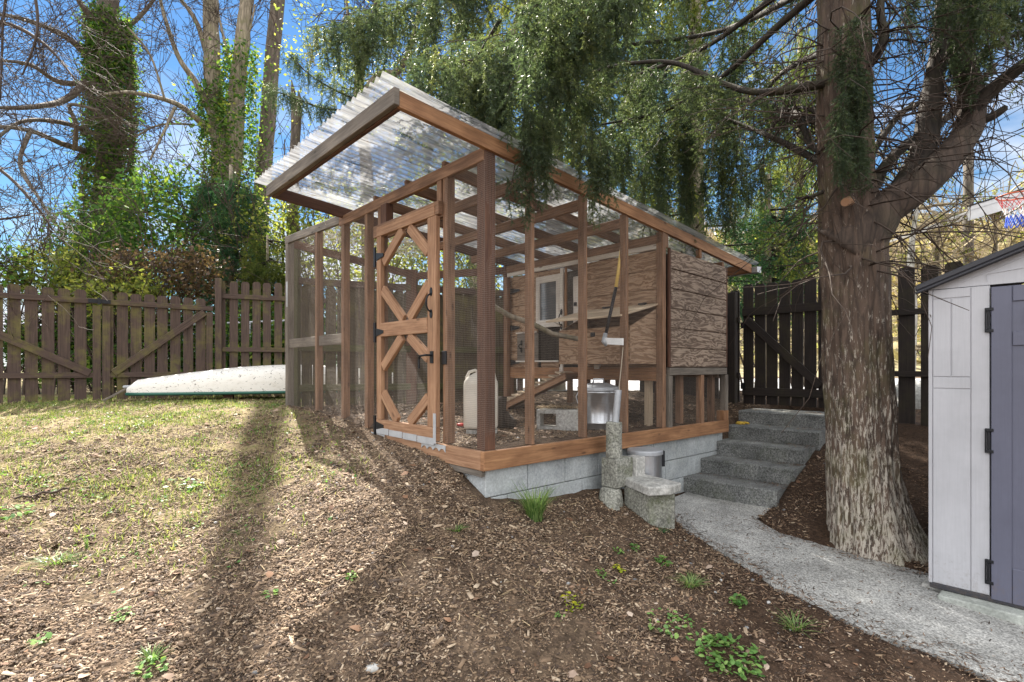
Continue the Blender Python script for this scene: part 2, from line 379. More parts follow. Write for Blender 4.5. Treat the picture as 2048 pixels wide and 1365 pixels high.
M['needle'] = mat_leaf('spruce_needles', [(0, (.035, .056, .040)), (.45, (.085, .115, .070)), (.85, (.19, .205, .09)), (1, (.24, .17, .10))], .45, .45, 1.6, .3)
M['needle_far'] = mat_leaf('conifer_sprays', [(0, (.035, .055, .022)), (.5, (.10, .125, .04)), (1, (.24, .23, .06))], .55, .65, 1.7, .1)
M['ivy'] = mat_leaf('ivy_leaves', [(0, (.03, .065, .022)), (.6, (.07, .14, .035)), (.9, (.13, .20, .04)), (1, (.22, .26, .05))], .42, .6, 2.0, .12)
M['spring_leaf'] = mat_leaf('spring_leaves', [(0, (.09, .13, .04)), (.5, (.19, .22, .06)), (1, (.34, .33, .09))], .55, .5, 1.7)
M['red_leaf'] = mat_leaf('brownish_leaves', [(0, (.06, .04, .03)), (.6, (.14, .09, .06)), (1, (.24, .16, .09))], .4)
M['cedar'] = mat_leaf('cedar_sprays', [(0, (.015, .05, .028)), (.6, (.04, .11, .05)), (1, (.12, .19, .05))], .35, .5, 1.6)
M['grass'] = mat_leaf('grass_blades', [(0, (.08, .13, .04)), (.5, (.19, .24, .07)), (1, (.38, .37, .16))], .4, .5, 1.3)
M['grass_tuft'] = mat_leaf('garden_grass_blades', [(0, (.04, .09, .03)), (.5, (.11, .2, .06)), (1, (.30, .38, .15))], .4, .4, 1.5)
M['weed'] = mat_leaf('weed_leaves', [(0, (.08, .18, .05)), (.5, (.15, .29, .08)), (1, (.28, .42, .12))], .4, .45, 1.4)
M['lime'] = mat_leaf('lime_leaves', [(0, (.2, .28, .03)), (.6, (.42, .46, .04)), (1, (.65, .55, .05))], .4, .5, 1.3)
M['chips'] = mat_attr('wood_chips', [(0, (.05, .032, .022)), (.4, (.14, .09, .056)), (.8, (.29, .20, .125)), (1, (.50, .40, .29))])
M['chips_dark'] = mat_attr('dark_mulch_bits', [(0, (.022, .013, .008)), (.6, (.11, .065, .04)), (1, (.29, .18, .11))])
M['dead_leaf'] = mat_attr('dead_leaves', [(0, (.09, .04, .02)), (.5, (.24, .13, .07)), (1, (.42, .34, .28))])
M['stone'] = mat_attr('pebbles', [(0, (.08, .08, .085)), (.6, (.24, .24, .245)), (1, (.55, .55, .54))])
def mat_ground():
    g = G('mulch_and_soil'); ob = g.coord('Object'); n = g.noise(ob, 9, 8, .75); c = g.ramp(n, [(.3, (.040, .027, .019)), (.62, (.15, .105, .07))])
    v = g.n('TexVoronoi', Vector=g.coord('Object', (1, 1, 1)), Scale=55.0); c = g.mix(.6, c, g.ramp(v.outputs['Color'], [(.2, g3(.35)), (.8, g3(1.5))]), 'MULTIPLY')
    a = g.n('Attribute', _attribute_name='lawn'); n2 = g.noise(ob, 5, 6, .7); gr = g.ramp(n2, [(.35, (.17, .125, .08)), (.55, (.25, .20, .10)), (.72, (.19, .22, .07))])
    c = g.mix(a.outputs['Fac'], c, gr)
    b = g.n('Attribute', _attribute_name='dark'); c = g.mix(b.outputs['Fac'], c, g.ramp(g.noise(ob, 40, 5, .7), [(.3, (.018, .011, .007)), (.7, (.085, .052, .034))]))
    h = g.mix(.5, g.noise(ob, 60, 5, .75), v.outputs['Distance']); g.bump(h, .8, .02); return g.fin(c, .95, spec=.2)
M['ground'] = mat_ground()
M['hill'] = mat_basic('dry_hillside', (.30, .25, .13), .95, 0, .7, .35)
M['shed_wall'] = None
def mat_plastic(name, c, rough=.5):
    g = G(name); n = g.noise(g.coord('Object', (55, 55, 1.6)), 3, 4, .6, .2); cc = g.mix(.14, c, g.ramp(n, [(.3, g3(.55)), (.7, g3(1.15))]), 'MULTIPLY')
    d = g.noise(g.coord('Object'), 1.6, 5, .7); cc = g.mix(.4, cc, g.ramp(d, [(.3, g3(.6)), (.6, g3(1.1))]), 'MULTIPLY')
    z = g.n('SeparateXYZ', i0=g.coord('Object')); mr = g.n('MapRange', i0=z.outputs[2], i1=-1.32, i2=-.95, i3=.18, i4=0.0); sp = g.noise(g.coord('Object', (1, 1, 1)), 38, 6, .8); ad_ = g.n('Math', _operation='ADD', i0=sp, i1=mr); cc = g.mix(g.ramp(ad_, [(.66, g3(0)), (.84, g3(.4))]), cc, (.16, .11, .075))
    g.bump(n, .25, .002); return g.fin(cc, rough)
M['shed_wall'] = mat_plastic('pale_taupe_shed_plastic', (.45, .455, .49))
M['shed_door'] = mat_plastic('slate_shed_plastic', (.11, .115, .165))
M['shed_roof'] = mat_plastic('charcoal_roof_plastic', (.035, .036, .045), .6)
M['white_plastic'] = mat_basic('aged_white_plastic', (.72, .68, .60), .45, 0, .2, 5)
M['canoe'] = None
def mat_canoe():
    g = G('scuffed_white_hull'); n = g.noise(g.coord('Object', (2, 2, 5)), 5, 6, .8); c = g.ramp(n, [(.3, (.58, .54, .48)), (.45, (.74, .71, .66)), (.8, (.82, .80, .77))]); m = g.noise(g.coord('Object', (9, 5, 16)), 3.2, 4, .6, .8); c = g.mix(g.ramp(m, [(.61, g3(0)), (.64, g3(.85))]), c, (.07, .06, .05)); return g.fin(c, .4)
M['canoe'] = mat_canoe()
M['canoe_green'] = mat_basic('green_gunwale', (.02, .11, .08), .4)
g_ = G('window_glass'); M['glass'] = g_.fin((.10, .11, .12), .04, 0, 1.0)
M['interior'] = mat_basic('painted_interior_shade', (.02, .016, .013), .9)  # near-black colour painted in place of the shade inside the hen house
M['yellow_handle'] = mat_basic('yellow_tool_handle', (.72, .50, .14), .45)
M['blade'] = mat_basic('painted_hoe_blade', (.62, .62, .62), .4, .3)
M['red_plastic'] = mat_basic('red_plastic', (.5, .02, .02), .4)
M['orange_metal'] = mat_basic('orange_rim_metal', (.62, .13, .05), .4)
M['net_white'] = mat_basic('white_net_cord', (.75, .72, .70), .8)
M['net_blue'] = mat_basic('blue_net_cord', (.05, .12, .6), .8)
M['fascia_white'] = mat_basic('white_fascia_paint', (.72, .73, .76), .6)
M['glove'] = mat_basic('yellow_glove_cloth', (.55, .36, .05), .9, 0, .6, 30, .4)
M['rope'] = mat_basic('pale_rope', (.55, .48, .38), .9)
M['green_rope'] = mat_basic('green_cord', (.03, .2, .09), .8)
M['straw'] = mat_attr('straw_bits', [(0, (.2, .13, .07)), (1, (.5, .38, .22))])

# ---------------------------------------------------------------- terrain
path_l = [(1338, 1032), (1362, 1058), (1420, 1090), (1500, 1130), (1570, 1178), (1640, 1215), (1700, 1245), (1760, 1270), (1880, 1310), (1990, 1362), (2200, 1440)]
path_r = [(1553, 1008), (1512, 1038), (1560, 1066), (1620, 1083), (1700, 1107), (1770, 1124), (1850, 1146), (1960, 1180), (2080, 1210), (2200, 1240), (2500, 1320)]
def path_z(px): return -1.215 - 0.2 * min(1, max(0, (px - 1340) / 700.0)) ** .8
PL = [GZ(x, y, path_z(x)) for x, y in path_l]; PR = [GZ(x, y, path_z(x) + .01) for x, y in path_r]
ctrl = []
def cp(x, y, z): ctrl.append((x, y, z))
for w, z in ((0, -.88), (.18, -.79), (.37, -.70), (.65, -.665), (.9, -.64), (1.3, -.60), (1.73, -.56), (2.2, -.515), (2.9, -.468), (3.5, -.46), (4.2, -.46)):
    p = K(-.06, w); cp(p.x, p.y, z)
for t, z in ((.42, -.965), (.8, -.985), (1.17, -1.0), (1.9, -1.13), (2.5, -1.22)):
    p = K(t, -.03); cp(p.x, p.y, z)
for c in [(-6.2, 6.7, -.46), (-4.6, 8.15, -.45), (-8, 5, -.5), (-4, 6, -.47), (-3.3, 4.6, -.66), (-5, 4, -.72), (-1.68, 4.43, -.75), (-.64, 3.33, -.87),
          (-1.73, 3.43, -1.0), (-3.4, 3.0, -.98), (-.6, 2.4, -1.25), (0, 2.4, -1.36), (1, 2.4, -1.45), (-2, 2.2, -1.22), (-4, 1.6, -1.2), (0, 0, -1.55), (2, 1.5, -1.46),
          (.45, 3.6, -1.07), (1.1, 3.7, -1.2), (1.5, 3.2, -1.33), (2.62, 3.72, -1.29), (2.9, 4.2, -1.17), (2.75, 4.75, -1.0), (2.45, 5.3, -.98), (3.5, 5.2, -.78), (4.1, 5.6, -.62),
          (3.1, 6.8, -.5), (2.7, 6.2, -.68), (3.3, 4.0, -1.22), (4.5, 3.6, -1.25), (5.2, 4.6, -.8), (6, 2, -1.45), (3.5, 2, -1.42), (0, -3, -1.6), (-6, 0, -1.25), (6, -2, -1.5),
          (-1.5, 9.5, -.5), (2.2, 6.9, -.52), (-9, 9, -.5), (6, 8, -.5), (0, 12, -.55), (-4, 12, -.5), (-12, 3, -.6), (9, 5, -.8)]: cp(*c)
for p in (PL[2], PL[4], PL[6], PL[8], PR[2], PR[4], PR[6]): cp(p.x, p.y, p.z - .012)
ca = np.array(ctrl)
def tps_k(r2): return np.where(r2 > 1e-9, r2 * np.log(r2 + 1e-12) * .5, 0)
n_ = len(ca); d2 = ((ca[:, None, :2] - ca[None, :, :2]) ** 2).sum(-1)
A_ = np.zeros((n_ + 3, n_ + 3)); A_[:n_, :n_] = tps_k(d2) + np.eye(n_) * .004; A_[:n_, n_] = 1; A_[:n_, n_ + 1:] = ca[:, :2]; A_[n_, :n_] = 1; A_[n_ + 1:, :n_] = ca[:, :2].T
sol = np.linalg.solve(A_, np.concatenate([ca[:, 2], np.zeros(3)]))
def outer_z(x, y):
    x = np.atleast_1d(np.asarray(x, float)); y = np.atleast_1d(np.asarray(y, float))
    xx = np.clip(x, -9, 8); yy = np.clip(y, -3, 11); out = np.zeros(x.shape)
    for i in range(n_): out += sol[i] * tps_k((xx - ca[i, 0]) ** 2 + (yy - ca[i, 1]) ** 2)
    z = out + sol[n_] + sol[n_ + 1] * xx + sol[n_ + 2] * yy
    far = np.clip((y - 8.2) / 2.0, 0, 1); far = far * far * (3 - 2 * far)
    return z * (1 - far) + (-.52) * far
def ground_z(x, y):
    x = np.atleast_1d(np.asarray(x, float)); y = np.atleast_1d(np.asarray(y, float))
    t = (x - C0.x) * U.x + (y - C0.y) * U.y; w = (x - C0.x) * V.x + (y - C0.y) * V.y
    zo = outer_z(x, y)
    s = np.clip((w - .5) / 1.8, 0, 1); inner = -.572 + .085 * s * s * (3 - 2 * s)
    inner = inner + .02 * (vnoise(x, y, 3, 4) - .5)
    m_in = (t > .04) & (w > .05); k = np.clip((t - 3.3) / .5, 0, 1)
    z = np.where(m_in, np.where(t > 3.3, inner * (1 - k) + np.maximum(zo, -.6) * k, inner), zo)
    # beyond the front wall line on the lawn side there is no step: blend
    b = np.clip((w - 3.8) / .5, 0, 1); z = np.where(m_in, z * (1 - b) + zo * b, z)
    hill = np.clip((y - 34) / 45, 0, 1); hx = np.clip((x - .02 * y + 2) / 10, 0, 1)
    z = z + np.where(y > 34, hill ** 1.1 * 19 * hx * (1 + .25 * vnoise(x, y, .05, 3)), 0)
    return z
def gz(x, y): return float(ground_z(x, y)[0])
def hit(px, py):                              # where the photo point meets the terrain
    d = Vector(((px - CX) / F, 1, (HY - py) / F)); Y = 1.2
    while Y < 60:
        if d.z * Y < gz(d.x * Y, Y): return Vector((d.x * Y, Y, gz(d.x * Y, Y)))
        Y += .02
    return d * 60
def axis(lo, hi, fine, must, far):
    a = list(np.arange(lo, hi, fine)); a += must
    s = fine; x = hi
    while x < far: x += s; s *= 1.14; a.append(x)
    s = fine; x = lo
    while x > -far: x -= s; s *= 1.14; a.append(x)
    return np.array(sorted(set(round(v, 4) for v in a)))
ta = axis(-3.2, 5.5, .05, [.02, .05], 330); wa = axis(-4.2, 6.5, .05, [.03, .055], 330)
T2, W2 = np.meshgrid(ta, wa); X2 = C0.x + T2 * U.x + W2 * V.x; Y2 = C0.y + T2 * U.y + W2 * V.y
Z2 = ground_z(X2.ravel(), Y2.ravel()).reshape(X2.shape)
near = (np.abs(X2) < 12) & (Y2 < 11)
Z2 += np.where(near, .022 * (vnoise(X2, Y2, 5, 1) - .5) + .02 * (vnoise(X2, Y2, 9, 7) - .5) + .016 * (vnoise(X2, Y2, 13, 2) - .5), 0)
def path_poly():
    return [(p.x, p.y) for p in PL] + [(p.x, p.y) for p in PR[::-1]]
def in_poly(x, y, poly):
    x = np.asarray(x); y = np.asarray(y); c = np.zeros(x.shape, bool); n = len(poly)
    for i in range(n):
        x1, y1 = poly[i]; x2, y2 = poly[(i + 1) % n]
        with np.errstate(divide='ignore', invalid='ignore'):
            c ^= ((y1 > y) != (y2 > y)) & (x < (x2 - x1) * (y - y1) / (y2 - y1 + 1e-12) + x1)
    return c
STEP_O = K(2.5, -.02); SA = Vector((math.sin(R(46)), math.cos(R(46)), 0)); SE = Vector((SA.y, -SA.x, 0))
SZ0 = -1.215; RISE = .147; TREAD = .325; SW = .86
FP = K(1.95, -.08)
PAD = [(FP.x, FP.y), tuple((STEP_O + SA * .12)[:2]), tuple((STEP_O + SE * (SW + .0) + SA * .05)[:2]), (PR[1].x, PR[1].y), (PL[2].x, PL[2].y), (PL[0].x - .04, PL[0].y)]
def under_hard(x, y):
    m = in_poly(x, y, path_poly()) | in_poly(x, y, PAD)
    a = (x - STEP_O.x) * SA.x + (y - STEP_O.y) * SA.y; e = (x - STEP_O.x) * SE.x + (y - STEP_O.y) * SE.y
    return m | ((a > .03) & (a < 2.4) & (e > -.1) & (e < SW - .05))
Z2 -= np.where(under_hard(X2, Y2), .10, 0) + np.where(in_poly(X2, Y2, PAD), .14, 0)
nv, nu = X2.shape; idx = np.arange(nv * nu).reshape(nv, nu)
fc = np.stack([idx[:-1, :-1], idx[:-1, 1:], idx[1:, 1:], idx[1:, :-1]], -1).reshape(-1, 4)
gr = np_mesh('ground', np.stack([X2, Y2, Z2], -1).reshape(-1, 3), fc, M['ground'], smooth=True); tag(gr, kind='structure')
def lawn_f(x, y):
    l = np.clip((-.9 - x - .30 * (y - 3.6) + 1.1 * (vnoise(x, y, 1.3, 5) - .5)) / 1.3, 0, 1) * np.clip((y - 2.5) / 1.5, 0, 1)
    t, w = (x - C0.x) * U.x + (y - C0.y) * U.y, (x - C0.x) * V.x + (y - C0.y) * V.y
    return np.where((t > -.1) & (w < 3.8), 0, l)
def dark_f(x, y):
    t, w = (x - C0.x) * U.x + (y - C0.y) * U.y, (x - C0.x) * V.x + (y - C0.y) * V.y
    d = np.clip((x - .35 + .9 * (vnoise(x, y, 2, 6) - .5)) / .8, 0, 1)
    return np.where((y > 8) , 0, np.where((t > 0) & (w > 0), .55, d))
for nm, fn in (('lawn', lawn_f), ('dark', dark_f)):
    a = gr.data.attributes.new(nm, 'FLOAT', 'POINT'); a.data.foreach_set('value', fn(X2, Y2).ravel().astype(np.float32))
# far side: the hill gets its own colour through a second slot
gr.data.materials.append(M['hill'])
yc = Y2.ravel()[fc].mean(1); gr.data.polygons.foreach_set('material_index', (yc > 30).astype(np.int32))

# path sheet with real thickness
def resamp(pts, n):
    pts = [Vector(p) for p in pts]; d = [0]
    for a, b in zip(pts, pts[1:]): d.append(d[-1] + (b - a).length)
    out = []
    for i in range(n):
        s = d[-1] * i / (n - 1); j = 0
        while j < len(d) - 2 and d[j + 1] < s: j += 1
        f = (s - d[j]) / (d[j + 1] - d[j] + 1e-9); out.append(pts[j].lerp(pts[j + 1], f))
    return out
mb = MB(); n = 70; l_ = resamp(PL, n); r_ = resamp(PR, n)
st = STEP_O - SA * .0 - SE * .02; l_[0] = Vector((st.x - .05, st.y - .55, SZ0)) if False else l_[0]
for i in range(n):
    for s_, a in ((1, l_), (2, r_)):
        j = vnoise([a[i].x], [a[i].y], 14, s_)[0] - .5; a[i] = a[i] + Vector((.035 * j, .035 * j, 0))
PATH_L = np.array([tuple(p) for p in l_]); PATH_R = np.array([tuple(p) for p in r_])
for i in range(n - 1):
    mb.quad([l_[i], r_[i], r_[i + 1], l_[i + 1]]); dz = Vector((0, 0, -.09))
    mb.quad([l_[i + 1], l_[i + 1] + dz, l_[i] + dz, l_[i]]); mb.quad([r_[i], r_[i] + dz, r_[i + 1] + dz, r_[i + 1]])
pad = [Vector((x, y, SZ0 - .001)) for x, y in PAD]; pad[3].z = PR[1].z - .003; pad[4].z = PL[2].z - .003
mb.quad(pad[::-1] if in_poly(np.array([0.]), np.array([0.]), PAD)[0] else pad)
tag(mb.build('path', M['conc_path']), kind='structure')
# street behind the garden
mb = MB()
for i in range(24):
    x0 = -.5 + i * 4; mb.quad([(x0, 11.6, -.50), (x0 + 4, 11.6, -.50), (x0 + 4, 24, -.50), (x0, 24, -.50)])
tag(mb.build('street', M['asphalt']), kind='structure')
# ---------------------------------------------------------------- chicken coop with its run
coop = empty('chicken_coop', K(0, 0, -.56), 'wire and timber chicken coop and run under a slanting corrugated roof', 'chicken coop')
def rz(t): return 1.562 - .098 * t            # rafter top
def kb(name, mat, t0, t1, w0, w1, z0, z1, bevel=.003, parent=coop):
    return MB().kb(t0, t1, w0, w1, z0, z1).build(name, M[mat], parent, bevel=bevel)
# sill boards
kb('sill_board', 'wood_sill', -.04, 3.32, -.04, 0, -.69, -.563)
kb('sill_board', 'wood_sill', 3.20, 3.30, -.045, .04, -.562, -.46)
fb = MB(); fb.prism([K(-.04, 0, -.69), K(-.04, 1.25, -.69), K(-.04, 1.62, -.60), K(-.04, 1.62, -.563), K(-.04, 0, -.563)], U * .038); fb.build('sill_board', M['wood_door'], coop, bevel=.003)
kb('sill_board', 'wood_grey', -.03, .0, .0, .42, -.735, -.692)
# posts on the path side
ztop = lambda t: rz(t) - .1
for t in (.445, 1.03, 1.575):
    kb('post', 'wood_red', t - .02, t + .02, .002, .068, -.562, ztop(t) + .02)
kb('post', 'wood_dark', .002, .092, .002, .092, -.562, 1.47)
kb('post', 'wood_red', 2.10, 2.155, -.012, .06, -.562, rz(2.12) - .09)
# posts on the front wall
kb('post', 'wood_red', .002, .07, .44, .50, -.56, 1.40)
kb('post', 'wood_red', .002, .07, 1.445, 1.51, -.60, 1.40)
for w, zb in ((1.728, -.60), (2.226, -.56), (2.887, -.52)):
    kb('post', 'wood_red', .0, .065, w - .03, w + .03, zb, 1.42 + (w > 2.3) * .06)
kb('post', 'wood_grey', .0, .075, 3.745, 3.825, -.52, 1.50)
kb('short_post', 'wood_dark', -.03, .04, 1.30, 1.40, 1.19, 1.395)
kb('short_post', 'wood_red', .0, .06, .52, .58, 1.20, 1.395)
kb('door_header', 'wood_red', -.045, -.003, .49, 1.50, 1.125, 1.225)
# plates and rafters
kb('top_plate', 'wood_red', -.005, .035, .01, 2.30, 1.392, 1.482)
MB().box(K(-.003, 2.303, 1.42), U * .038, V * 1.53 + Vector((0, 0, .06)), Vector((0, 0, .085))).build('top_plate', M['wood_grey'], coop, bevel=.003)
def rafter(w, t0=-.70, t1=3.90, mat='wood_dark', th=.038, dp=.1):
    a = K(t0, w, rz(t0) - dp); b = K(t1, w, rz(t1) - dp)
    return MB().box(a, b - a, V * th, Vector((0, 0, dp))).build('rafter', M[mat], coop, bevel=.003)
rafter(-.02, t0=-.66, mat='wood_sill'); rafter(2.205, t0=-.66)
for w in (.55, 1.10, 1.65): rafter(w, t0=.05, dp=.09, mat='wood_red')
MB().box(K(-.70, -.03, rz(-.7) - .1), U * .038, V * 2.29, Vector((0, 0, .1))).build('fascia_board', M['wood_grey'], coop, bevel=.003)
MB().box(K(-.66, .0, rz(-.66) - .102), U * .03, V * 2.2, Vector((0, 0, .098))).build('fascia_board', M['wood_dark'], coop, bevel=.003)
kb('fascia_board', 'wood_sill', 3.86, 3.90, .02, 2.2, rz(3.88) - .1, rz(3.88) - .005)
for t in (.445, 1.03, 1.575, 2.12, 3.27): kb('cross_beam', 'wood_red', t - .02, t + .02, .07 if t < 2.1 else .0, 2.2, rz(t) - .195, rz(t) - .112)
# back wall of the run and the open pen beyond it
kb('post', 'wood_dark', 2.10, 2.16, 2.2, 2.26, -.56, rz(2.1) - .1)
Lp = K(.03, 3.79, 1.5); Kp = P(824, 548, 7.25); Mp = P(589, 500, 6.66)
kzb = gz(Kp.x, Kp.y) - .03
MB().box(Vector((Kp.x - .07, Kp.y - .05, kzb)), (.14, 0, 0), (0, .12, 0), (0, 0, Kp.z - kzb + .05)).build('post', M['wood_dark'], coop, bevel=.004)
MB().box(Vector((Mp.x - .05, Mp.y - .05, -.53)), (.11, 0, 0), (0, .1, 0), (0, 0, 2.15)).build('post', M['wood_mossy'], coop, bevel=.004)
Lq = K(.04, 3.79, 1.49); MB().beam(Lq, Vector((Kp.x, Kp.y, 1.24)), .04, .09).build('top_rail', M['wood_dark'], coop)
MB().beam(K(2.12, 2.25, 1.2), Vector((Kp.x, Kp.y, 1.22)), .04, .09).build('top_rail', M['wood_dark'], coop)
PD = Vector((Kp.x - Mp.x, Kp.y - Mp.y, 0)).normalized(); PN = Vector((PD.y, -PD.x, 0)); pl_ = 2.95
PEN = (Mp, PD, PN, pl_)
kb('mid_rail', 'wood_grey', .02, .055, 2.26, 3.75, .23, .335)
MB().box(K(.0, 3.74, .72), U * -.004, V * .05, Vector((0, 0, .30))).build('metal_plate', M['paint_grey'], coop)
# roof sheet
def roof_sheet():
    mb = MB(); t0, t1, w0, w1 = -.79, 3.99, -.065, 2.31; pitch = .076; n = int((w1 - w0) / pitch * 8)
    ts = [t0 + (t1 - t0) * i / 14 for i in range(15)]
    for i in range(n + 1):
        w = w0 + (w1 - w0) * i / n; a = 2 * math.pi * (w - w0) / pitch
        for t in ts: mb.v.append(tuple(K(t, w, rz(t) + .018 + .0145 * math.cos(a) + .003 * math.sin(w * 9 + t * 4))))
    m = len(ts)
    for i in range(n):
        for j in range(m - 1):
            mb.f.append((i * m + j, (i + 1) * m + j, (i + 1) * m + j + 1, i * m + j + 1)); mb.mi.append(0)
            w = w0 + (w1 - w0) * i / n; w2 = w + (w1 - w0) / n
            mb.uv.append([(ts[j], w), (ts[j], w2), (ts[j + 1], w2), (ts[j + 1], w)])
    o = mb.build('roof_sheet', M['roof'], coop, smooth=True); return o
roof_sheet()
gt = MB(); gt.prism([K(3.93, -.07, 1.155), K(3.93, -.07, 1.09), K(4.03, -.07, 1.09), K(4.03, -.07, 1.16)], V * 2.35); gt.build('gutter', M['galv_dull'], coop)
# netting of half-inch wire: every wire is a thin bar
def wire_panel(name, o, du, dv, nu, nv, r, mat, parent=coop, sag=0.0, clip=None):
    """o origin, du/dv full edge vectors, nu/nv wires"""
    o = Vector(o); du = Vector(du); dv = Vector(dv); n = du.cross(dv).normalized(); vs = []; fs = []
    def strand(a, b, side, ph):
        seg = 6 if sag else 1; s_ = side * r; q = n * r; base = len(vs)
        for i in range(seg + 1):
            f = i / seg; p = a.lerp(b, f)
            if sag: p = p + n * sag * mnoise.noise(p * 2.3) + Vector((0, 0, 1)) * sag * .6 * mnoise.noise(p * 1.9 + Vector((5, 5, 5)))
            for c in (s_ + q * .2, -s_ + q * .2, -q): vs.append(tuple(p + c))
        for i in range(seg):
            for k in range(3):
                k2 = (k + 1) % 3; fs.append((base + i * 3 + k, base + i * 3 + k2, base + (i + 1) * 3 + k2, base + (i + 1) * 3 + k))
    for i in range(nu + 1):
        a = o + du * (i / nu); b = a + dv
        if clip: b = clip(a, b)
        strand(a, b, du.normalized(), 0)
    for j in range(nv + 1):
        a = o + dv * (j / nv); strand(a, a + du, dv.normalized(), 1)
    return np_mesh(name, vs, fs, mat, parent)
W = M['wire']; cell = .0127; zz = Vector((0, 0, 1))
def wp(t0, w0, t1, w1, z0, z1, r=.0005, sag=.008, cl=cell):
    a = K(t0, w0, z0); b = K(t1, w1, z0); d = b - a
    return wire_panel('wire_mesh', a, d, zz * (z1 - z0), max(2, int(d.length / cl)), int((z1 - z0) / cl), r, W, sag=sag)
wp(.09, -.004, .43, -.004, -.562, 1.44); wp(.46, -.004, 1.02, -.004, -.562, 1.40); wp(1.05, -.004, 1.56, -.004, -.562, 1.34); wp(1.59, -.004, 2.1, -.004, -.562, 1.28)
wp(2.16, -.004, 3.28, -.004, -.562, -.06); wp(0, .0, .09, .0, -.562, 1.44)
wp(-.004, .0, -.004, .46, -.562, 1.39); wp(-.004, 1.47, -.004, 2.226, -.53, 1.39); wp(-.004, 2.226, -.004, 2.9, -.49, 1.42); wp(-.004, 2.9, -.004, 3.79, -.47, 1.45)
wp(2.18, -.005, 3.30, -.005, 1.12, 1.24, cl=.0127, sag=0)
# far walls of the pen: same wire, seen small
a = Vector((Mp.x, Mp.y, 1.08)); b = Vector((Kp.x, Kp.y, 1.08)); wire_panel('wire_mesh', a, b - a, zz * .2, 70, 8, .0009, W, sag=.02)
# roof netting over the open pen, with caught debris
nt1 = wire_panel('roof_netting', K(.1, 3.7, 1.5), Kp - K(.1, 3.7, Kp.z - .02) + Vector((0, 0, .0)), K(.1, 2.3, 1.5) - K(.1, 3.7, 1.5), 60, 42, .0011, M['netting'], sag=.22)

# screen door
door = MB(); dt0, dt1 = -.050, -.012
kbd = lambda w0, w1, z0, z1, t0=dt0, t1=dt1: K
frame = bpy.data.objects.new('screen_door', None); col.objects.link(frame); frame.location = K(0, .5, -.55); attach(frame, coop)
frame.location = K(0, .5, -.55) - coop.location; frame.matrix_parent_inverse = Matrix.Identity(4)
def dp(name, mat, *a, bevel=.003):
    o = MB().kb(*a).build(name, M[mat], None, bevel=bevel); o.parent = frame; o.matrix_parent_inverse = Matrix.Translation(-(frame.location + coop.location)); return o
def dpm(name, mb, mat, **k):
    o = mb.build(name, M[mat], None, **k); o.parent = frame; o.matrix_parent_inverse = Matrix.Translation(-(frame.location + coop.location)); return o
DW0, DW1 = .515, 1.43; DZ0, DZ1 = -.545, 1.12
dp('stile', 'wood_door', dt0, dt1, DW0, DW0 + .115, DZ0 + .10, DZ1 - .0); dp('stile', 'wood_door', dt0, dt1, DW1 - .075, DW1, DZ0 + .10, DZ1)
dp('rail', 'wood_door', dt0 - .002, dt1, DW0 + .02, DW1 - .0, DZ1 + .001, DZ1 + .085)
dp('rail', 'wood_door', dt0 - .004, dt1 - .004, DW0 + .116, DW1 - .076, .26, .375); dp('rail', 'wood_door', dt0 - .003, dt1, DW0, DW1, DZ0 - .0, DZ0 + .099)
def brace(w0, z0, w1, z1): dpm('brace', MB().beam(K(-.034, w0, z0), K(-.034, w1, z1), .034, .082, up=U), 'wood_door', bevel=.003)
def brace2(w0, z0, w1, z1):
    a = K(-.030, w0, z0); b = K(-.030, w1, z1); d = (b - a); side = d.cross(U).normalized() * .085
    dpm('brace', MB().box(a - side / 2 - U * .016, d, side, U * .032), 'wood_door', bevel=.003)
mw = (DW0 + DW1) / 2
brace2(mw + .04, 1.11, DW1 - .10, .89); brace2(mw - .06, 1.11, DW0 + .12, .87)
brace2(DW1 - .085, .66, mw + .03, .385); brace2(DW0 + .115, .63, mw - .06, .385)
brace2(DW1 - .09, .0, mw + .05, .25); brace2(DW0 + .12, .07, mw - .05, .25)
brace2(DW1 - .085, -.22, mw + .13, -.44); brace2(DW0 + .12, -.23, mw - .06, -.44)
a = K(-.008, DW0 + .05, DZ0 + .03); o = wire_panel('wire_mesh', a, V * (DW1 - DW0 - .1), zz * 1.62, 64, 127, .0005, W, None, sag=.012); o.parent = frame; o.matrix_parent_inverse = Matrix.Translation(-(frame.location + coop.location))
for z in (.95, .30, -.50):                   # strap hinges
    h = MB(); h.kb(-.062, -.05, DW1 + .005, DW1 + .035, z - .085, z + .085)
    h.prism([K(-.058, DW1 + .003, z + .035), K(-.058, DW1 - .13, z + .012), K(-.058, DW1 - .13, z - .012), K(-.058, DW1 + .003, z - .035)], U * .007)
    dpm('hinge', h, 'black_iron')
def pull(t, w, z, hgt, parent_fn, nrm=U):
    h = MB(); pts = []
    for i in range(11):
        f = i / 10; pts.append(K(t, w, z - hgt / 2 + hgt * f) - nrm * (.045 * math.sin(math.pi * min(1, max(0, f))) ** .5))
    h.tube(pts, .0065, 8)
    for s_ in (-1, 1):
        c = K(t, w, z + s_ * (hgt / 2 + .012)); side = nrm.cross(zz)
        poly = [c + zz * .033 * math.cos(a_) + side * .017 * math.sin(a_) for a_ in [k * math.pi / 5 for k in range(10)]]
        h.prism(poly, nrm * -.005)
    return h
dpm('handle', pull(-.051, DW0 + .06, .48, .14, None), 'black_iron')
h = MB(); h.kb(-.057, -.05, DW0 + .03, DW0 + .07, .03, .12); h.tube([K(-.06, DW0 + .05, .09), K(-.10, DW0 + .05, .09), K(-.105, DW0 + .13, .085), K(-.10, DW0 + .15, .06), K(-.10, DW0 + .15, -.01)], .008, 8)
dpm('latch', h, 'black_iron')
kb('latch_plate', 'black_iron', -.012, -.002, .44, .50, .02, .12)
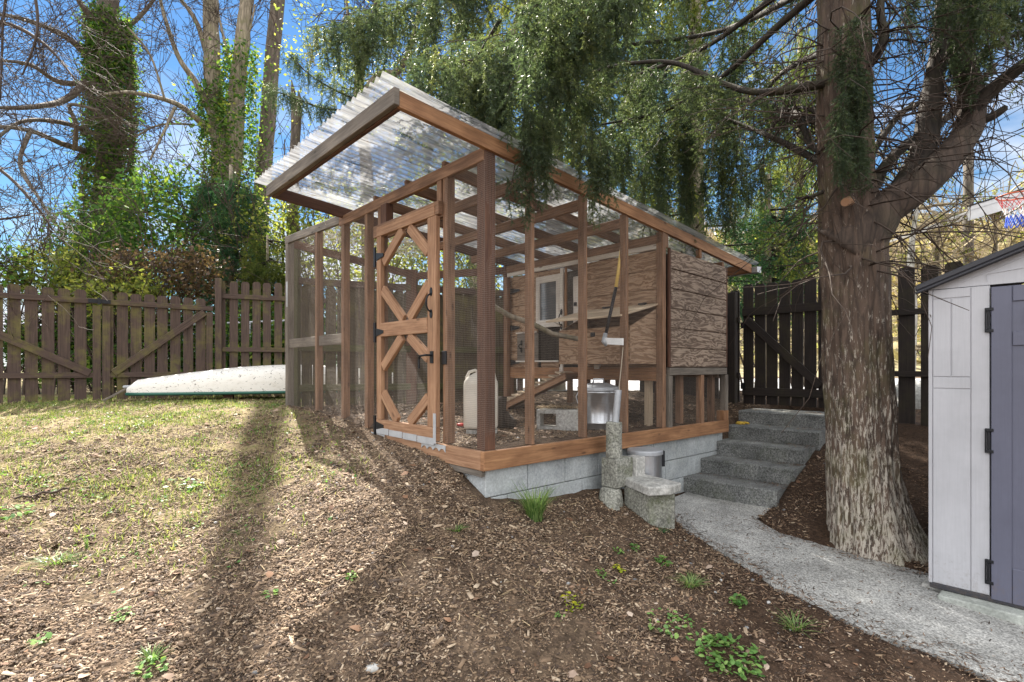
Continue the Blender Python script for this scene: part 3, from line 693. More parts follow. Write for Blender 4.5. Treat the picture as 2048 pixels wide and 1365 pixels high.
for i, (w0, w1) in enumerate(((1.42, 1.21), (1.20, .99), (.98, .77), (.76, .53))): dp('kick_plate', 'paint_grey', -.0575, -.0545, w1, w0, -.566 - .003 * i, -.515 - .003 * i, bevel=0)
dp('corner_plate', 'paint_grey', -.062, -.0585, .50, .535, -.56, -.34, bevel=0)
for w0, w1 in ((1.30, 1.54), (.40, .72)):
    m_ = MB(); n = 12; top = [K(-.046, w1 + (w0 - w1) * i / n, -.565) for i in range(n + 1)]
    bot = [K(-.046, w0 + (w1 - w0) * i / n, -.60 - .014 * math.cos(i * 2.1)) for i in range(n + 1)]
    m_.prism(top + bot, U * .004); m_.build('threshold_plate', M['paint_grey'], coop)

# the raised hen house ---------------------------------------------------------
def groove_panel(name, mat, P0, du, z0, z1a, z1b, depth, rows, bevel=.004):
    """horizontal boards: each row its own slab with a narrow groove between"""
    mb = MB(); n = Vector(depth)
    for i in range(rows):
        f0, f1 = i / rows, (i + 1) / rows
        a = P0 + zz * (z0 + (z1a - z0) * f0 + .0055); b = P0 + zz * (z0 + (z1a - z0) * f1 - .0055)
        c = P0 + du + zz * (z0 + (z1b - z0) * f1 - .0055); d = P0 + du + zz * (z0 + (z1b - z0) * f0 + .0055)
        mb.prism([a, d, c, b], n)
    b0 = P0 + n * .8
    mb.prism([b0 + zz * z0, b0 + du + zz * z0, b0 + du + zz * z1b, b0 + zz * z1a], n * .5)
    s = 1 / 1.0
    return mb.build(name, M[mat], coop, bevel=bevel * .6)
groove_panel('side_panel', 'ply_grey', K(2.205, -.035, 0), U * 1.065, .0, 1.112, 1.070, V * .018, 6)
kb('trim_strip', 'wood_dark', 2.178, 2.200, -.036, -.010, .0, 1.118); kb('trim_strip', 'wood_dark', 3.273, 3.295, -.036, -.008, .0, 1.06)
kb('floor_beam', 'wood_grey', 2.19, 3.30, -.03, .01, -.075, -.004); kb('floor_beam', 'wood_sill', 2.11, 2.15, .05, 2.2, -.13, .0)
kb('floor', 'wood_dark', 2.15, 3.30, .02, 2.2, -.02, .0); kb('floor_beam', 'wood_red', 3.24, 3.28, .05, 2.2, -.11, -.021)
for t, w, m_ in ((2.18, -.03, 'wood_grey'), (2.76, -.03, 'wood_red'), (3.265, -.03, 'wood_grey'), (2.62, .12, 'wood_red'), (2.52, .8, 'wood_red'), (3.20, .75, 'wood_red'), (2.16, .95, 'wood_dark'), (3.2, 1.5, 'wood_red'), (2.12, 2.14, 'wood_red'), (3.2, 2.14, 'wood_red'), (3.22, .1, 'wood_red'), (2.2, .2, 'wood_pale'), (2.9, .45, 'wood_pale')):
    kb('leg', m_, t, t + .06, w, w + .06, -.60, -.078)
kb('corner_post', 'wood_red', 2.155, 2.20, -.01, .05, 1.12, rz(2.15) - .1); kb('short_post', 'wood_sill', 2.75, 2.79, -.02, .03, 1.10, rz(2.8) - .1)
kb('back_wall', 'ply_warm', 3.28, 3.30, .0, 2.2, .0, 1.10); kb('end_wall', 'ply_warm', 2.17, 3.28, 2.18, 2.2, .0, 1.10)
kb('interior_shade_sheet', 'interior', 2.5, 2.51, .03, 2.17, .0, 1.14, bevel=0)  # added dark sheet behind the openings, standing in for indoor shade
T = 2.14
def wz(px, py, t=T): return PW(px, py, t)
# front wall in grooved plywood around the openings (openings: window door, screened slot, low hatch)
wd0 = wz(1123, 600)[0]; wd1 = wz(1075, 600)[0]; sl0 = wz(1160, 600)[0]; sl1 = wz(1131, 600)[0]; ha0 = wz(1118, 700)[0]; ha1 = wz(1082, 700)[0]
def fw(w0, w1, z0, z1, rows):
    return groove_panel('front_siding', 'ply_warm', K(T, w0, 0), V * (w1 - w0), z0, z1, z1, U * .018, rows)
fw(.05, sl0 - .01, .0, 1.11, 6); fw(wd1 + .005, 2.19, .0, 1.11, 6); fw(ha0, ha1, .0, .07, 1)
fw(wd0, wd1, 1.03, 1.11, 1)
kb('trim_board', 'white_board', T - .03, T - .004, .05, 2.2, 1.112, 1.19); kb('trim_board', 'wood_red', T, T + .03, .05, 2.2, 1.192, rz(T) - .2)
# window door: frame + glass + hardware
zwt = wz(1100, 552)[1]; zwb = wz(1100, 655)[1]
wf = MB(); t0, t1 = T - .028, T - .004; fwid = .06
for a, b, c, d in ((wd0, wd1, zwt - .075, zwt), (wd0, wd1, zwb, zwb + .085), (wd0, wd0 + fwid, zwb + .085, zwt - .075), (wd1 - fwid, wd1, zwb + .085, zwt - .075)): wf.kb(t0, t1, a, b, c, d)
wfo = wf.build('window_door', M['white_board'], coop, bevel=.002)
MB().kb(T - .016, T - .012, wd0 + fwid, wd1 - fwid, zwb + .08, zwt - .07).build('pane', M['glass'], wfo).matrix_parent_inverse = Matrix.Identity(4)
for ch in wfo.children: ch.matrix_parent_inverse = Matrix.Identity(4)
kb('batten', 'white_board', T - .03, T - .005, wd0 - .045, wd0 - .005, -.08, 1.10); kb('batten', 'white_board', T - .028, T - .006, sl0 + .0, sl0 + .075, .42, .98)
kb('batten', 'wood_sill', T - .02, T, sl1 - .03, sl1 + .0, .36, 1.10)
wire_panel('wire_mesh', K(T - .001, sl0, .3), V * (sl1 - sl0), zz * .8, 20, 62, .0006, W)
wire_panel('wire_mesh', K(T - .003, ha0, .07), V * (ha1 - ha0), zz * .33, 26, 26, .0006, W)
pull(T - .03, wd0 - .028, .53, .14, None).build('door_handle', M['black_iron'], coop)
kb('latch_bolt', 'black_iron', T - .045, T - .028, sl0 + .02, sl0 + .055, .66, .70)
kb('white_block', 'white_board', T - .05, T - .012, wd0 - .06, wd0 - .01, -.09, .0); kb('white_block', 'white_board', T - .05, T - .012, .74, .80, -.02, .03)
kb('hatch_door', 'wood_grey', T - .03, T - .015, ha1 + .02, ha1 + .38, .08, .40); kb('hatch_track', 'white_board', T - .038, T - .012, ha0 - .02, ha1 + .40, .06, .078); kb('hatch_track', 'white_board', T - .038, T - .012, ha1 + .05, ha1 + .40, .402, .418)
pull(T - .03, ha1 + .30, .25, .06, None).build('hatch_handle', M['black_iron'], coop)
for z in (.93, .48, .06):
    h = MB(); h.kb(T - .03, T - .018, 2.15, 2.18, z - .08, z + .08)
    h.prism([K(T - .026, 2.15, z + .035), K(T - .026, 1.98, z + .012), K(T - .026, 1.98, z - .012), K(T - .026, 2.15, z - .035)], U * .007); h.build('hinge', M['black_iron'], coop)
kb('post', 'wood_red', 2.06, 2.12, 2.14, 2.2, -.56, 1.1)
# nest box
bw0, bw1 = .06, .93; bt0, bt1 = 1.70, T - .004; bz0 = .03; bzf = .37; bzb = .56
nb = MB(); nb.kb(bt0, bt0 + .018, bw0, bw1, bz0, bzf)
for w in (bw0 + .001, bw1 - .019): nb.prism([K(bt0 + .018, w, bz0), K(bt1, w, bz0), K(bt1, w, bzb), K(bt0 + .018, w, bzf)], V * .018)
nbo = nb.build('nest_box', M['ply_warm'], coop, bevel=.002)
kb('nest_box_floor', 'wood_red', bt0 + .02, bt1, bw0 + .02, bw1 - .02, bz0, bz0 + .02); 
ld = MB(); a = K(bt0 - .16, bw0 - .02, .44); b = K(bt1 - .01, bw0 - .02, .585); ld.box(a, b - a, V * (bw1 - bw0 + .05), zz * .018); ld.build('nest_box_lid', M['wood_pale'], coop, bevel=.002)
for w in (.18, .62):
    h = MB(); h.kb(bt1 - .08, bt1 - .005, w, w + .05, .595, .607); h.tube([K(bt1 - .03, w - .01, .61), K(bt1 - .03, w + .08, .61)], .008, 6); h.build('hinge', M['black_iron'], coop)
MB().tube([K(bt0 - .1, bw1 + .01, .47), K(bt0 + .2, bw1 + .01, .36)], .004, 5).build('lid_prop', M['rope'], coop)
kb('nest_box_latch', 'black_iron', bt0 - .015, bt0 - .001, .46, .51, .29, .33)
# ramp
rp = MB(); ra = K(1.87, 1.00, -.075); rb = K(1.87, 2.12, -.50); rp.box(ra, rb - ra, U * .25, zz * .022); rp.box(ra - zz * .05, rb - ra, U * .02, zz * .07)
rmp = rp.build('ramp', M['wood_door'], coop)
for i in range(11):
    c = ra.lerp(rb, (i + .6) / 11.3); m_ = MB(); m_.box(c - U * .012 + zz * .022, (rb - ra).normalized() * .085 - zz * -.045, U * .275, zz * .016); o = m_.build('ramp_tread', M['wood_pale'], rmp); o.matrix_parent_inverse = Matrix.Identity(4)

# ---------------------------------------------------------------- block wall, steps, landing blocks
mb = MB(); zc = [-.693, -.885, -1.075, -1.27]
for c in range(3):
    off = (.0, .2, .05)[c]; t = .012
    while t < 3.28:
        t2 = min(3.28, t + (.395 if t > .013 or not off else off)); mb.kb(t + .003, t2 - .003, .012, .2, zc[c + 1] + .003, zc[c] - .003); t = t2
    w = .2
    while w < 1.1: mb.kb(.012, .2, w + .0015, w + .394, zc[c + 1] + .0015, zc[c] - .0015); w += .395
tag(mb.build('block_wall', M['block'], bevel=.004), 'low grey concrete block wall carrying the sill of the chicken run', 'block wall')
steps = empty('concrete_steps', STEP_O + zz * SZ0, 'flight of five rough concrete steps climbing to the dark gate', 'steps')
for i in range(5):
    o = STEP_O + SA * (TREAD * i) + SE * (-.05 + .012 * (i % 2)); z1 = SZ0 + RISE * (i + 1) - .004 * i
    mb = MB(); ln = TREAD * (5 - i) if i < 4 else .75
    n1 = 26; wd = SW + (.03, .05, .04, .06, .05)[i]
    # riser with a slightly rounded worn nose
    prof = [(0, -.3), (.004, z1 - SZ0 - .03), (.0, z1 - SZ0 - .014), (.006, z1 - SZ0 - .004), (.02, z1 - SZ0), (ln * .3 + .25, z1 - SZ0 + .002)]
    for k in range(n1 + 1):
        q = o + SE * (wd * k / n1) + zz * SZ0
        for j, (aa, hh) in enumerate(prof):
            jj = .006 * mnoise.noise((q + SA * aa) * 14 + Vector((i * 3.1, 0, hh * 20))) if j else 0
            mb.v.append(tuple(q + SA * (aa + jj) + zz * (hh + (jj * .6 if j > 1 else 0))))
    m = len(prof)
    for k in range(n1):
        for j in range(m - 1): mb.f.append((k * m + j, (k + 1) * m + j, (k + 1) * m + j + 1, k * m + j + 1)); mb.uv.append([(0, 0)] * 4); mb.mi.append(0)
    for k in (0, n1):
        b0 = len(mb.v); 
        e_ = [mb.v[k * m + j] for j in range(m)]; last = Vector(e_[-1]); e_.append(tuple(last - zz * .45)); 
        mb.v += e_; mb.f.append(tuple(range(b0, b0 + len(e_))) if k else tuple(range(b0 + len(e_) - 1, b0 - 1, -1))); mb.uv.append([(0, 0)] * len(e_)); mb.mi.append(0)
    mb.build('step', M['conc_step'], steps, bevel=0)
def rough_block(name, poly, z0, z1, mat, label, cat, bev=.006, parent=None, jit=.004):
    mb = MB(); mb.prism([Vector((p[0], p[1], z0)) for p in poly], (0, 0, z1 - z0))
    o = mb.build(name, M[mat], parent, bevel=bev)
    if label: tag(o, label, cat)
    return o
def sq(c, a, b, ang=0.0):
    x = Vector((math.cos(ang), math.sin(ang), 0)); y = Vector((-x.y, x.x, 0)); c = Vector(c)
    return [c - x * a / 2 - y * b / 2, c + x * a / 2 - y * b / 2, c + x * a / 2 + y * b / 2, c - x * a / 2 + y * b / 2]
angU = math.atan2(U.y, U.x)
cc = P(1228, 800, 4.22); colm = MB().lathe((cc.x, cc.y, -.705), [(0, 0), (.062, 0), (.064, .01), (.061, .14), (.063, .268), (.058, .277), (0, .277)], 24).build('concrete_pillar', M['conc_old'], smooth=False)
tag(colm, 'short round pebbly concrete pillar standing on a grey block before the sill', 'pillar')
b1 = rough_block('concrete_block', sq((cc.x + .03, cc.y + .03, 0), .21, .15, angU), -.93, -.708, 'conc_old', 'upright concrete block directly under the round pebbly pillar', 'concrete block')
rough_block('concrete_block', sq((cc.x + .19, cc.y + .12, 0), .12, .12, angU), -1.0, -.715, 'conc_slab', 'pale narrow concrete block between the pillar base and the outside metal bin', 'concrete block')
b2 = MB().lathe((cc.x - .03, cc.y - .02, -1.16), [(0, 0), (.10, 0), (.098, .12), (.085, .20), (.07, .225), (0, .228)], 14).build('boulder', M['conc_old'], smooth=True); tag(b2, 'rounded mossy stone at the bottom of the pillar stack', 'stone')
b3 = MB().lathe((cc.x - .04, cc.y - .12, -1.12), [(0, .0), (.07, .0), (.065, .05), (.03, .085), (0, .09)], 9).build('boulder', M['conc_old'], smooth=True); tag(b3, 'small green flat stone lying on the mulch before the pillar stack', 'stone')
pp = Vector((cc.x + .012, cc.y, -.427)); pipe = MB().tube([pp, pp + Vector((.022, .0, .25))], .027, 16).build('metal_pipe', M['galv_dull'], smooth=False); tag(pipe, 'short galvanized pipe stuck upright in the round concrete pillar', 'pipe')
# slab bench
zt = -.86
q = [P(1238, 951, 4.30), P(1290, 948, 4.36), P(1363, 968, 4.02), P(1342, 978, 3.90), P(1297, 983, 3.86)]
rough_block('stone_slab', [Vector((p.x, p.y, 0)) for p in q][::-1], zt - .065, zt, 'conc_slab', 'pale pitted concrete slab laid as a seat on a mossy block', 'slab', .008)
q2 = [P(1248, 985, 4.22), P(1300, 985, 3.94), P(1350, 985, 3.98), P(1345, 985, 4.12), P(1290, 985, 4.28)]
rough_block('concrete_block', [Vector((p.x, p.y, 0)) for p in q2][::-1], -1.20, zt - .068, 'conc_old', 'mossy pebbled concrete block carrying the pale slab beside the path', 'concrete block', .006)

# ---------------------------------------------------------------- fences and gates
def picket(mb, p, d, wdt, z0, z1, th=.018, ear=.03, lean=0.0):
    n = Vector((d.y, -d.x, 0)); c = p; d2 = d * wdt
    pts = [c + zz * z0, c + d2 + zz * z0, c + d2 + zz * (z1 - ear), c + d2 - d * ear * .8 + zz * z1, c + d * ear * .8 + zz * z1, c + zz * (z1 - ear)]
    r = random.random() * 9; b = len(mb.v); off = n * -th
    if lean:
        pts = [q_ + d * lean * (q_.z - z0) for q_ in pts]
    mb.prism(pts, off)
    for k in range(1, len(pts) + 3): 
        f = mb.f[-k]; mb.uv[-k] = [(mb.v[i][2] + r, Vector(mb.v[i]).dot(d) + r) for i in f]
def fence_run(name, p0, d, length, z1, mat, label, zb=None, wdt=.135, gap=.02, rails=(), posts=(), cat='fence', brace=None, railh=.07, group=None, side=1, pw=.09, rail_th=.035, z1b=None):
    root = empty(name, Vector((p0.x, p0.y, -.5)), label, cat, group); n = Vector((d.y, -d.x, 0)) * side
    mb = MB(); s = 0
    while s + wdt <= length + .001:
        p = p0 + d * s; zg = (zb if zb is not None else gz(p.x, p.y) - .01); f = s / length
        zt = z1 + ((z1b - z1) * f if z1b is not None else 0) + .014 * (random.random() - .5)
        picket(mb, Vector((p.x, p.y, 0)) , d, wdt, zg + .01 * random.random(), zt, lean=.006 * (random.random() - .5)); s += wdt + gap * (1 + .35 * (random.random() - .5))
    mb.build('picket_panel', M[mat], root)
    for zr in rails:
        a = Vector((p0.x, p0.y, zr)) + n * .003; MB().box(a, d * length, n * rail_th, zz * railh).build('rail', M[mat], root, bevel=.003)
    for s, zp in posts:
        p = p0 + d * s; zg = gz(p.x, p.y) - .1
        MB().box(Vector((p.x, p.y, zg)) + n * .002, d * pw, n * pw, zz * (zp - zg)).build('post', M[mat], root, bevel=.005)
    for (s0, z0_, s1, z1_) in (brace or ()):
        a = p0 + d * s0; b = p0 + d * s1; a = Vector((a.x, a.y, z0_)) + n * .021; b = Vector((b.x, b.y, z1_)) + n * .021
        side_ = (b - a).cross(n).normalized() * .095
        MB().box(a - side_ / 2, b - a, side_, n * .034).build('brace', M[mat], root, bevel=.003)
    return root
# left side: two gate leaves side by side, then the taller fence
FA = Vector((-6.23, 6.7, 0)); Ud = U.normalized()
def at_line(px, A, d):
    k = (px - CX) / F; s = (k * A.y - A.x) / (d.x - k * d.y); return s
s_a = at_line(-20, FA, Ud); s_b = at_line(202, FA, Ud); s_c = at_line(428, FA, Ud)
zr1 = .92; 
g1 = fence_run('wooden_gate', FA + Ud * (s_a - 1.0), Ud, s_b - s_a + 1.0, 1.03, 'fence_brown', 'brown picket gate leaf at the far left, its brace falling towards the middle', rails=(zr1 - .07, -.14), cat='gate', brace=((.35, .80, s_b - s_a + 1.0 - .12, -.08),), wdt=.125, gap=.038, group='left garden gates')
g2 = fence_run('wooden_gate', FA + Ud * (s_b + .012), Ud, s_c - s_b - .03, 1.03, 'fence_brown', 'brown picket gate leaf whose brace rises to the right, behind the upturned boat', rails=(zr1 - .07, -.14), cat='gate', brace=((.12, -.08, s_c - s_b - .15, .82),), wdt=.125, gap=.036, group='left garden gates')
for rt, s0 in ((g1, s_b - .09), (g2, s_b + .015), (g2, s_c - .11)):
    a = FA + Ud * s0; n = Vector((Ud.y, -Ud.x, 0)); MB().box(Vector((a.x, a.y, -.44)) + n * .004, Ud * .085, n * .036, zz * 1.27).build('stile', M['fence_brown'], rt, bevel=.003)
a = FA + Ud * (s_b - .14); n = Vector((Ud.y, -Ud.x, 0)); lt = MB(); lt.box(Vector((a.x, a.y, .86)) + n * .042, Ud * .24, n * .012, zz * .05); lt.box(Vector((a.x, a.y, .84)) + n * .054 + Ud * .10, Ud * .03, n * .03, zz * .09)
lt.build('latch', M['black_iron'], g2)
S2 = Vector((-4.53, 8.3, 0)); D2 = Vector((3.09, 1.2, 0)).normalized()
fence_run('picket_fence', S2, D2, 5.6, 1.33, 'fence_brown', 'tall brown mossy picket fence running from the gate post to behind the coop', rails=(1.06, .24, -.22), posts=((-.02, 1.36), (1.9, 1.2), (3.7, 1.2)), wdt=.115, gap=.045, z1b=1.42)
mb = MB(); s_ = .08
while s_ < pl_:
    p = Mp + PD * s_; picket(mb, Vector((p.x, p.y, 0)), PD, .128, -.52 + .03 * random.random(), 1.0 + .05 * random.random(), lean=.008 * (random.random() - .5)); s_ += .128 + random.choice((.004, .012, .02))
mb.build('picket_panel', M['fence_pen'], coop)
for z in (1.02, .20, -.30): MB().box(Vector((Mp.x, Mp.y, z)) + PN * .003, PD * pl_, PN * .04, zz * .085).build('rail', M['fence_brown'] if z > 1 else M['wood_mossy'], coop, bevel=.003)
# right side: dark gate at the top of the steps and the fence boards either side
GR = Vector((3.0, 7.0, 0)); GD = Vector((.664, -.748, 0)).normalized()
sg0 = 0; sg1 = at_line(1662, GR, GD)
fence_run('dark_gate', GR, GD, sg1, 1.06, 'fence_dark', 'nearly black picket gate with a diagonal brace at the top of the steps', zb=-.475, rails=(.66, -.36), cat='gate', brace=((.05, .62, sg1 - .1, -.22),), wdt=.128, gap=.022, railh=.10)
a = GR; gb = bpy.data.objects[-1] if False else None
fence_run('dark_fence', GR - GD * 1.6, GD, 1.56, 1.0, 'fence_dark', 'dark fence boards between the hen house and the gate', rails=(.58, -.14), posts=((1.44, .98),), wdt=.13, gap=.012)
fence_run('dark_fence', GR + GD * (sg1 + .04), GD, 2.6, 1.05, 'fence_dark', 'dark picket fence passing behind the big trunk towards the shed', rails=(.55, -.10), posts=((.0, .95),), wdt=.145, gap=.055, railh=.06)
hg = MB(); n = Vector((GD.y, -GD.x, 0))
dg = [o for o in bpy.data.objects if o.name.startswith('dark_gate')][0]
for z in (.50, -.28):
    c = GR - GD * .01; m_ = MB(); m_.box(Vector((c.x, c.y, z)) + n * .04, GD * .05, n * .02, zz * .08); m_.build('hinge', M['black_iron'], dg)
# chain-link rail seen beyond the left fence
clf = empty('chain_link_fence', P(300, 700, 10.5), 'silvery chain-link fence just visible beyond the brown pickets', 'fence')
c0 = P(250, 655, 10.2); c1 = P(620, 640, 10.9)
MB().tube([c0, c1], .022, 8).build('top_rail', M['galv_dull'], clf)
for f in (0, .33, .66, 1): p = c0.lerp(c1, f); MB().tube([Vector((p.x, p.y, -.55)), p], .024, 8).build('post', M['galv_dull'], clf)
wire_panel('wire_mesh', Vector((c0.x, c0.y, -.5)), Vector((c1.x - c0.x, c1.y - c0.y, 0)), zz * 1.25, 60, 22, .0015, M['galv_dull'], clf)

# ---------------------------------------------------------------- shed
SH = Vector((2.545, 3.30, 0)); SX = V * -1.0; SY = U
shed = empty('garden_shed', SH + zz * -1.33, 'taupe plastic garden shed with slate grey doors at the right edge', 'shed')
def sb(name, mat, s0, s1, d0, d1, z0, z1, bevel=.003, parent=shed):
    o = MB().box(SH + SX * s0 + SY * d0 + zz * z0, SX * (s1 - s0), SY * (d1 - d0), zz * (z1 - z0)).build(name, M[mat], parent, bevel=bevel); return o
ZB, ZT = -1.31, .47; WD = 2.0; DPT = 1.25; RS = .40
sb('base', 'shed_roof', .005, WD, .0, DPT, ZB - .03, ZB)
sb('side_wall', 'shed_wall', .0, .03, .03, DPT, ZB, ZT); sb('side_wall', 'shed_wall', WD - .03, WD, .03, DPT, ZB, ZT); sb('back_wall', 'shed_wall', .0, WD, DPT - .03, DPT, ZB, ZT)
fwl = MB()
def fbx(mb, s0, s1, d0, z0, z1, d1=.03): mb.box(SH + SX * s0 + SY * d0 + zz * z0, SX * (s1 - s0), SY * (d1 - d0), zz * (z1 - z0))
fbx(fwl, .0, .282, .010, ZB, ZT); fbx(fwl, 0, .018, .0, ZB, ZT, .0098)
for s0, s1, z0, z1 in ((.022, .196, .415, ZT - .002), (.022, .106, -.055, .408), (.112, .196, -.055, .408), (.022, .196, -.125, -.062), (.022, .196, ZB + .004, -.132), (.201, .281, ZB + .004, ZT - .002)): fbx(fwl, s0, s1, .004, z0, z1, .0098)
fwl.build('front_wall', M['shed_wall'], shed, bevel=.0015)
fb2 = MB(); fbx(fb2, WD - .282, WD, .006, ZB, ZT); fb2.build('front_wall', M['shed_wall'], shed)
gb_ = MB(); gz0 = ZT + .003; px_ = [(0.0, gz0), (WD, gz0), (WD / 2, gz0 + RS)]; gb_.prism([SH + SX * a + SY * .008 + zz * b for a, b in px_], SY * .03)
for a0, b0, a1, b1 in ((.16, .03, .55, .19), (.27, .02, .27, .06), (.27, .062, .9, .13)):
    p0_ = SH + SX * a0 + zz * (gz0 + b0) + SY * .006; p1_ = SH + SX * a1 + zz * (gz0 + b1) + SY * .006; gb_.beam(p0_, p1_, .003, .006, up=SY)
gb_.build('gable', M['shed_wall'], shed)
for sgn, e0, e1 in ((1, -.055, WD / 2), (-1, WD + .055, WD / 2)):
    za = ZT - .01 if True else 0; sl = RS / (WD / 2); m_ = MB()
    p0_ = SH + SX * e0 + SY * -.06 + zz * (ZT + .035 - .055 * sl - .02); p1_ = SH + SX * e1 + SY * -.06 + zz * (ZT + .015 + RS)
    m_.box(p0_, p1_ - p0_, SY * (DPT + .12), zz * .035); m_.box(p0_ - zz * .02, p1_ - p0_, SY * .02, zz * .02 - zz * .001); m_.build('roof', M['shed_roof'], shed, bevel=.006)
for s0, s1 in ((.288, .995), (1.005, WD - .288)):
    dm = MB(); dz0, dz1 = ZB - .012, ZT - .012; fbx(dm, s0, s1, .0, dz0, dz1, .018)
    st_ = .09
    for a, b, c, d in ((s0, s0 + st_, dz0, dz1), (s1 - st_, s1, dz0, dz1), (s0 + st_, s1 - st_, dz1 - .09, dz1), (s0 + st_, s1 - st_, .12, .20), (s0 + st_, s1 - st_, dz0, dz0 + .2), (s0 + st_ + .05, s0 + st_ + .2, .24, .33)): fbx(dm, a + .0012, b - .0012, -.009, c + .0012, d - .0012, -.0004)
    dr = dm.build('door', M['shed_door'], shed, bevel=.003)
for z in (.27, -.42, -1.17):
    h = MB(); fbx(h, .262, .268, -.014, z - .07, z + .07, .003); fbx(h, .262, .300, -.014, z + .052, z + .07, .003); fbx(h, .262, .300, -.014, z - .07, z - .052, .003); fbx(h, .272, .282, -.012, z - .052, z + .052, .0)
    h.build('hinge', M['black_iron'], shed, bevel=.002)
pv = MB(); pv.box(SH + SX * .06 + SY * -.10 + zz * -1.40, SX * 1.1, SY * .32, zz * .057); tag(pv.build('concrete_paver', M['conc_paver'], bevel=.008), 'long pale paver lying under the front edge of the shed', 'paver')
pv = MB(); pv.box(SH + SX * -.045 + SY * .04 + zz * -1.40, SX * .25, SY * .3, zz * .057); tag(pv.build('concrete_paver', M['conc_slab'], bevel=.008), 'small paver poking out beneath the left corner of the shed', 'paver')
# ---------------------------------------------------------------- loose things
def circ(c, r, n=14, nrm=None): return [Vector(c) + Vector((math.cos(2 * math.pi * k / n) * r, math.sin(2 * math.pi * k / n) * r, 0)) for k in range(n + 1)]
# galvanised bin inside the run
bc = P(1197, 855, 5.06); bx_, by_ = bc.x, bc.y; bz = gz(bx_, by_)
can = empty('metal_bin', (bx_, by_, bz), 'galvanized dustbin with a dusty domed lid standing inside the run', 'metal bin')
MB().lathe((bx_, by_, bz), [(0, .005), (.155, 0), (.158, .012), (.160, .05), (.165, .055), (.165, .065), (.162, .07), (.178, .33), (.183, .335), (.183, .345), (.179, .35), (.184, .375), (.184, .38), (0, .38)], 40).build('body', M['galv'], can, smooth=True)
MB().lathe((bx_, by_, bz), [(.196, .355), (.198, .385), (.192, .39), (.15, .405), (.08, .425), (0, .43)], 40).build('lid', M['galv_dull'], can, smooth=True)
MB().tube([(bx_ - .05, by_, bz + .425), (bx_ - .045, by_, bz + .462), (bx_ + .045, by_, bz + .462), (bx_ + .05, by_, bz + .425)], .009, 8).build('lid_handle', M['galv'], can, smooth=True)
MB().tube([(bx_ - .19, by_ - .02, bz + .34), (bx_ - .215, by_ - .04, bz + .30), (bx_ - .20, by_ - .05, bz + .24), (bx_ - .175, by_ - .05, bz + .22)], .005, 6).build('side_handle', M['galv'], can)
# bin outside by the steps
oc = P(1290, 900, 4.52); obz = -1.13
can2 = empty('metal_bin', (oc.x, oc.y, obz), 'small brushed steel bin with a flat lid outside the wall behind the slab', 'metal bin')
MB().lathe((oc.x, oc.y, obz), [(0, 0), (.132, 0), (.136, .01), (.136, .415), (0, .415)], 40).build('body', M['galv'], can2, smooth=False)
MB().lathe((oc.x, oc.y, obz), [(.140, .405), (.147, .41), (.147, .435), (.140, .445), (.06, .457), (0, .46)], 40).build('lid', M['galv_dull'], can2, smooth=False)
MB().box((oc.x + .13, oc.y - .01, obz + .30), (.035, 0, 0), (0, .04, 0), (0, 0, .13)).build('hinge', M['black_iron'], can2, bevel=.003)
# white jug waterer
jc = P(962, 865, 4.66); jz = gz(jc.x, jc.y) + .03
jug = empty('water_jug', (jc.x, jc.y, jz), 'large aged white plastic water jug with a spout behind the corner post', 'water jug')
def rsq(c, hx, hy, r, n=6):
    out = []
    for q, (sx, sy) in enumerate(((1, 1), (-1, 1), (-1, -1), (1, -1))):
        for k in range(n): a = math.pi / 2 * (q + k / (n - 1)); out.append(Vector((c.x + sx * (hx - r) + r * math.cos(a), c.y + sy * (hy - r) + r * math.sin(a), 0)))
    return out
mb = MB(); prof = [(.6, 0), (.93, .008), (1, .03), (1, .38), (.97, .41), (.8, .445), (.45, .475), (.22, .49)]
ring = rsq(Vector((0, 0, 0)), .145, .105, .04); nr = len(ring)
for s_, z in prof:
    for p in ring: mb.v.append((jc.x + p.x * s_, jc.y + p.y * s_, jz + z))
for i in range(len(prof) - 1):
    for k in range(nr): k2 = (k + 1) % nr; mb.f.append((i * nr + k, i * nr + k2, (i + 1) * nr + k2, (i + 1) * nr + k)); mb.uv.append([(0, 0)] * 4); mb.mi.append(0)
mb.f.append(tuple(range(nr))[::-1]); mb.uv.append([(0, 0)] * nr); mb.mi.append(0)
mb.build('body', M['white_plastic'], jug, smooth=True)
MB().lathe((jc.x, jc.y, jz), [(.03, .475), (.034, .49), (.032, .55), (.03, .56), (0, .56)], 20).build('spout', M['white_plastic'], jug, smooth=True)
MB().tube([(jc.x - .02, jc.y, jz + .48), (jc.x - .05, jc.y, jz + .505), (jc.x - .1, jc.y, jz + .49), (jc.x - .125, jc.y, jz + .44), (jc.x - .125, jc.y, jz + .41)], .013, 8).build('handle', M['white_plastic'], jug, smooth=True)
MB().tube([(jc.x + .02, jc.y, jz + .48), (jc.x + .06, jc.y, jz + .505), (jc.x + .11, jc.y, jz + .48), (jc.x + .125, jc.y, jz + .41)], .013, 8).build('handle', M['white_plastic'], jug, smooth=True)
for dx, lab in ((-.07, 'small grey block under the left side of the white water jug'), (.10, 'small grey block under the right side of the white water jug')):
    tag(MB().box((jc.x + dx - .05, jc.y - .10, jz - .07), (.09, 0, 0), (0, .18, 0), (0, 0, .068)).build('support_block', M['cinder'], bevel=.003), lab, 'concrete block')
rc = P(922, 846, 4.9); rcz = gz(rc.x, rc.y); mb = MB().lathe((rc.x, rc.y, rcz), [(0, 0), (.03, 0), (.04, .03), (.028, .035), (0, .033)], 14); tag(mb.build('red_dish', M['red_plastic'], smooth=True), 'little red plastic dish on the run floor left of the jug', 'dish')
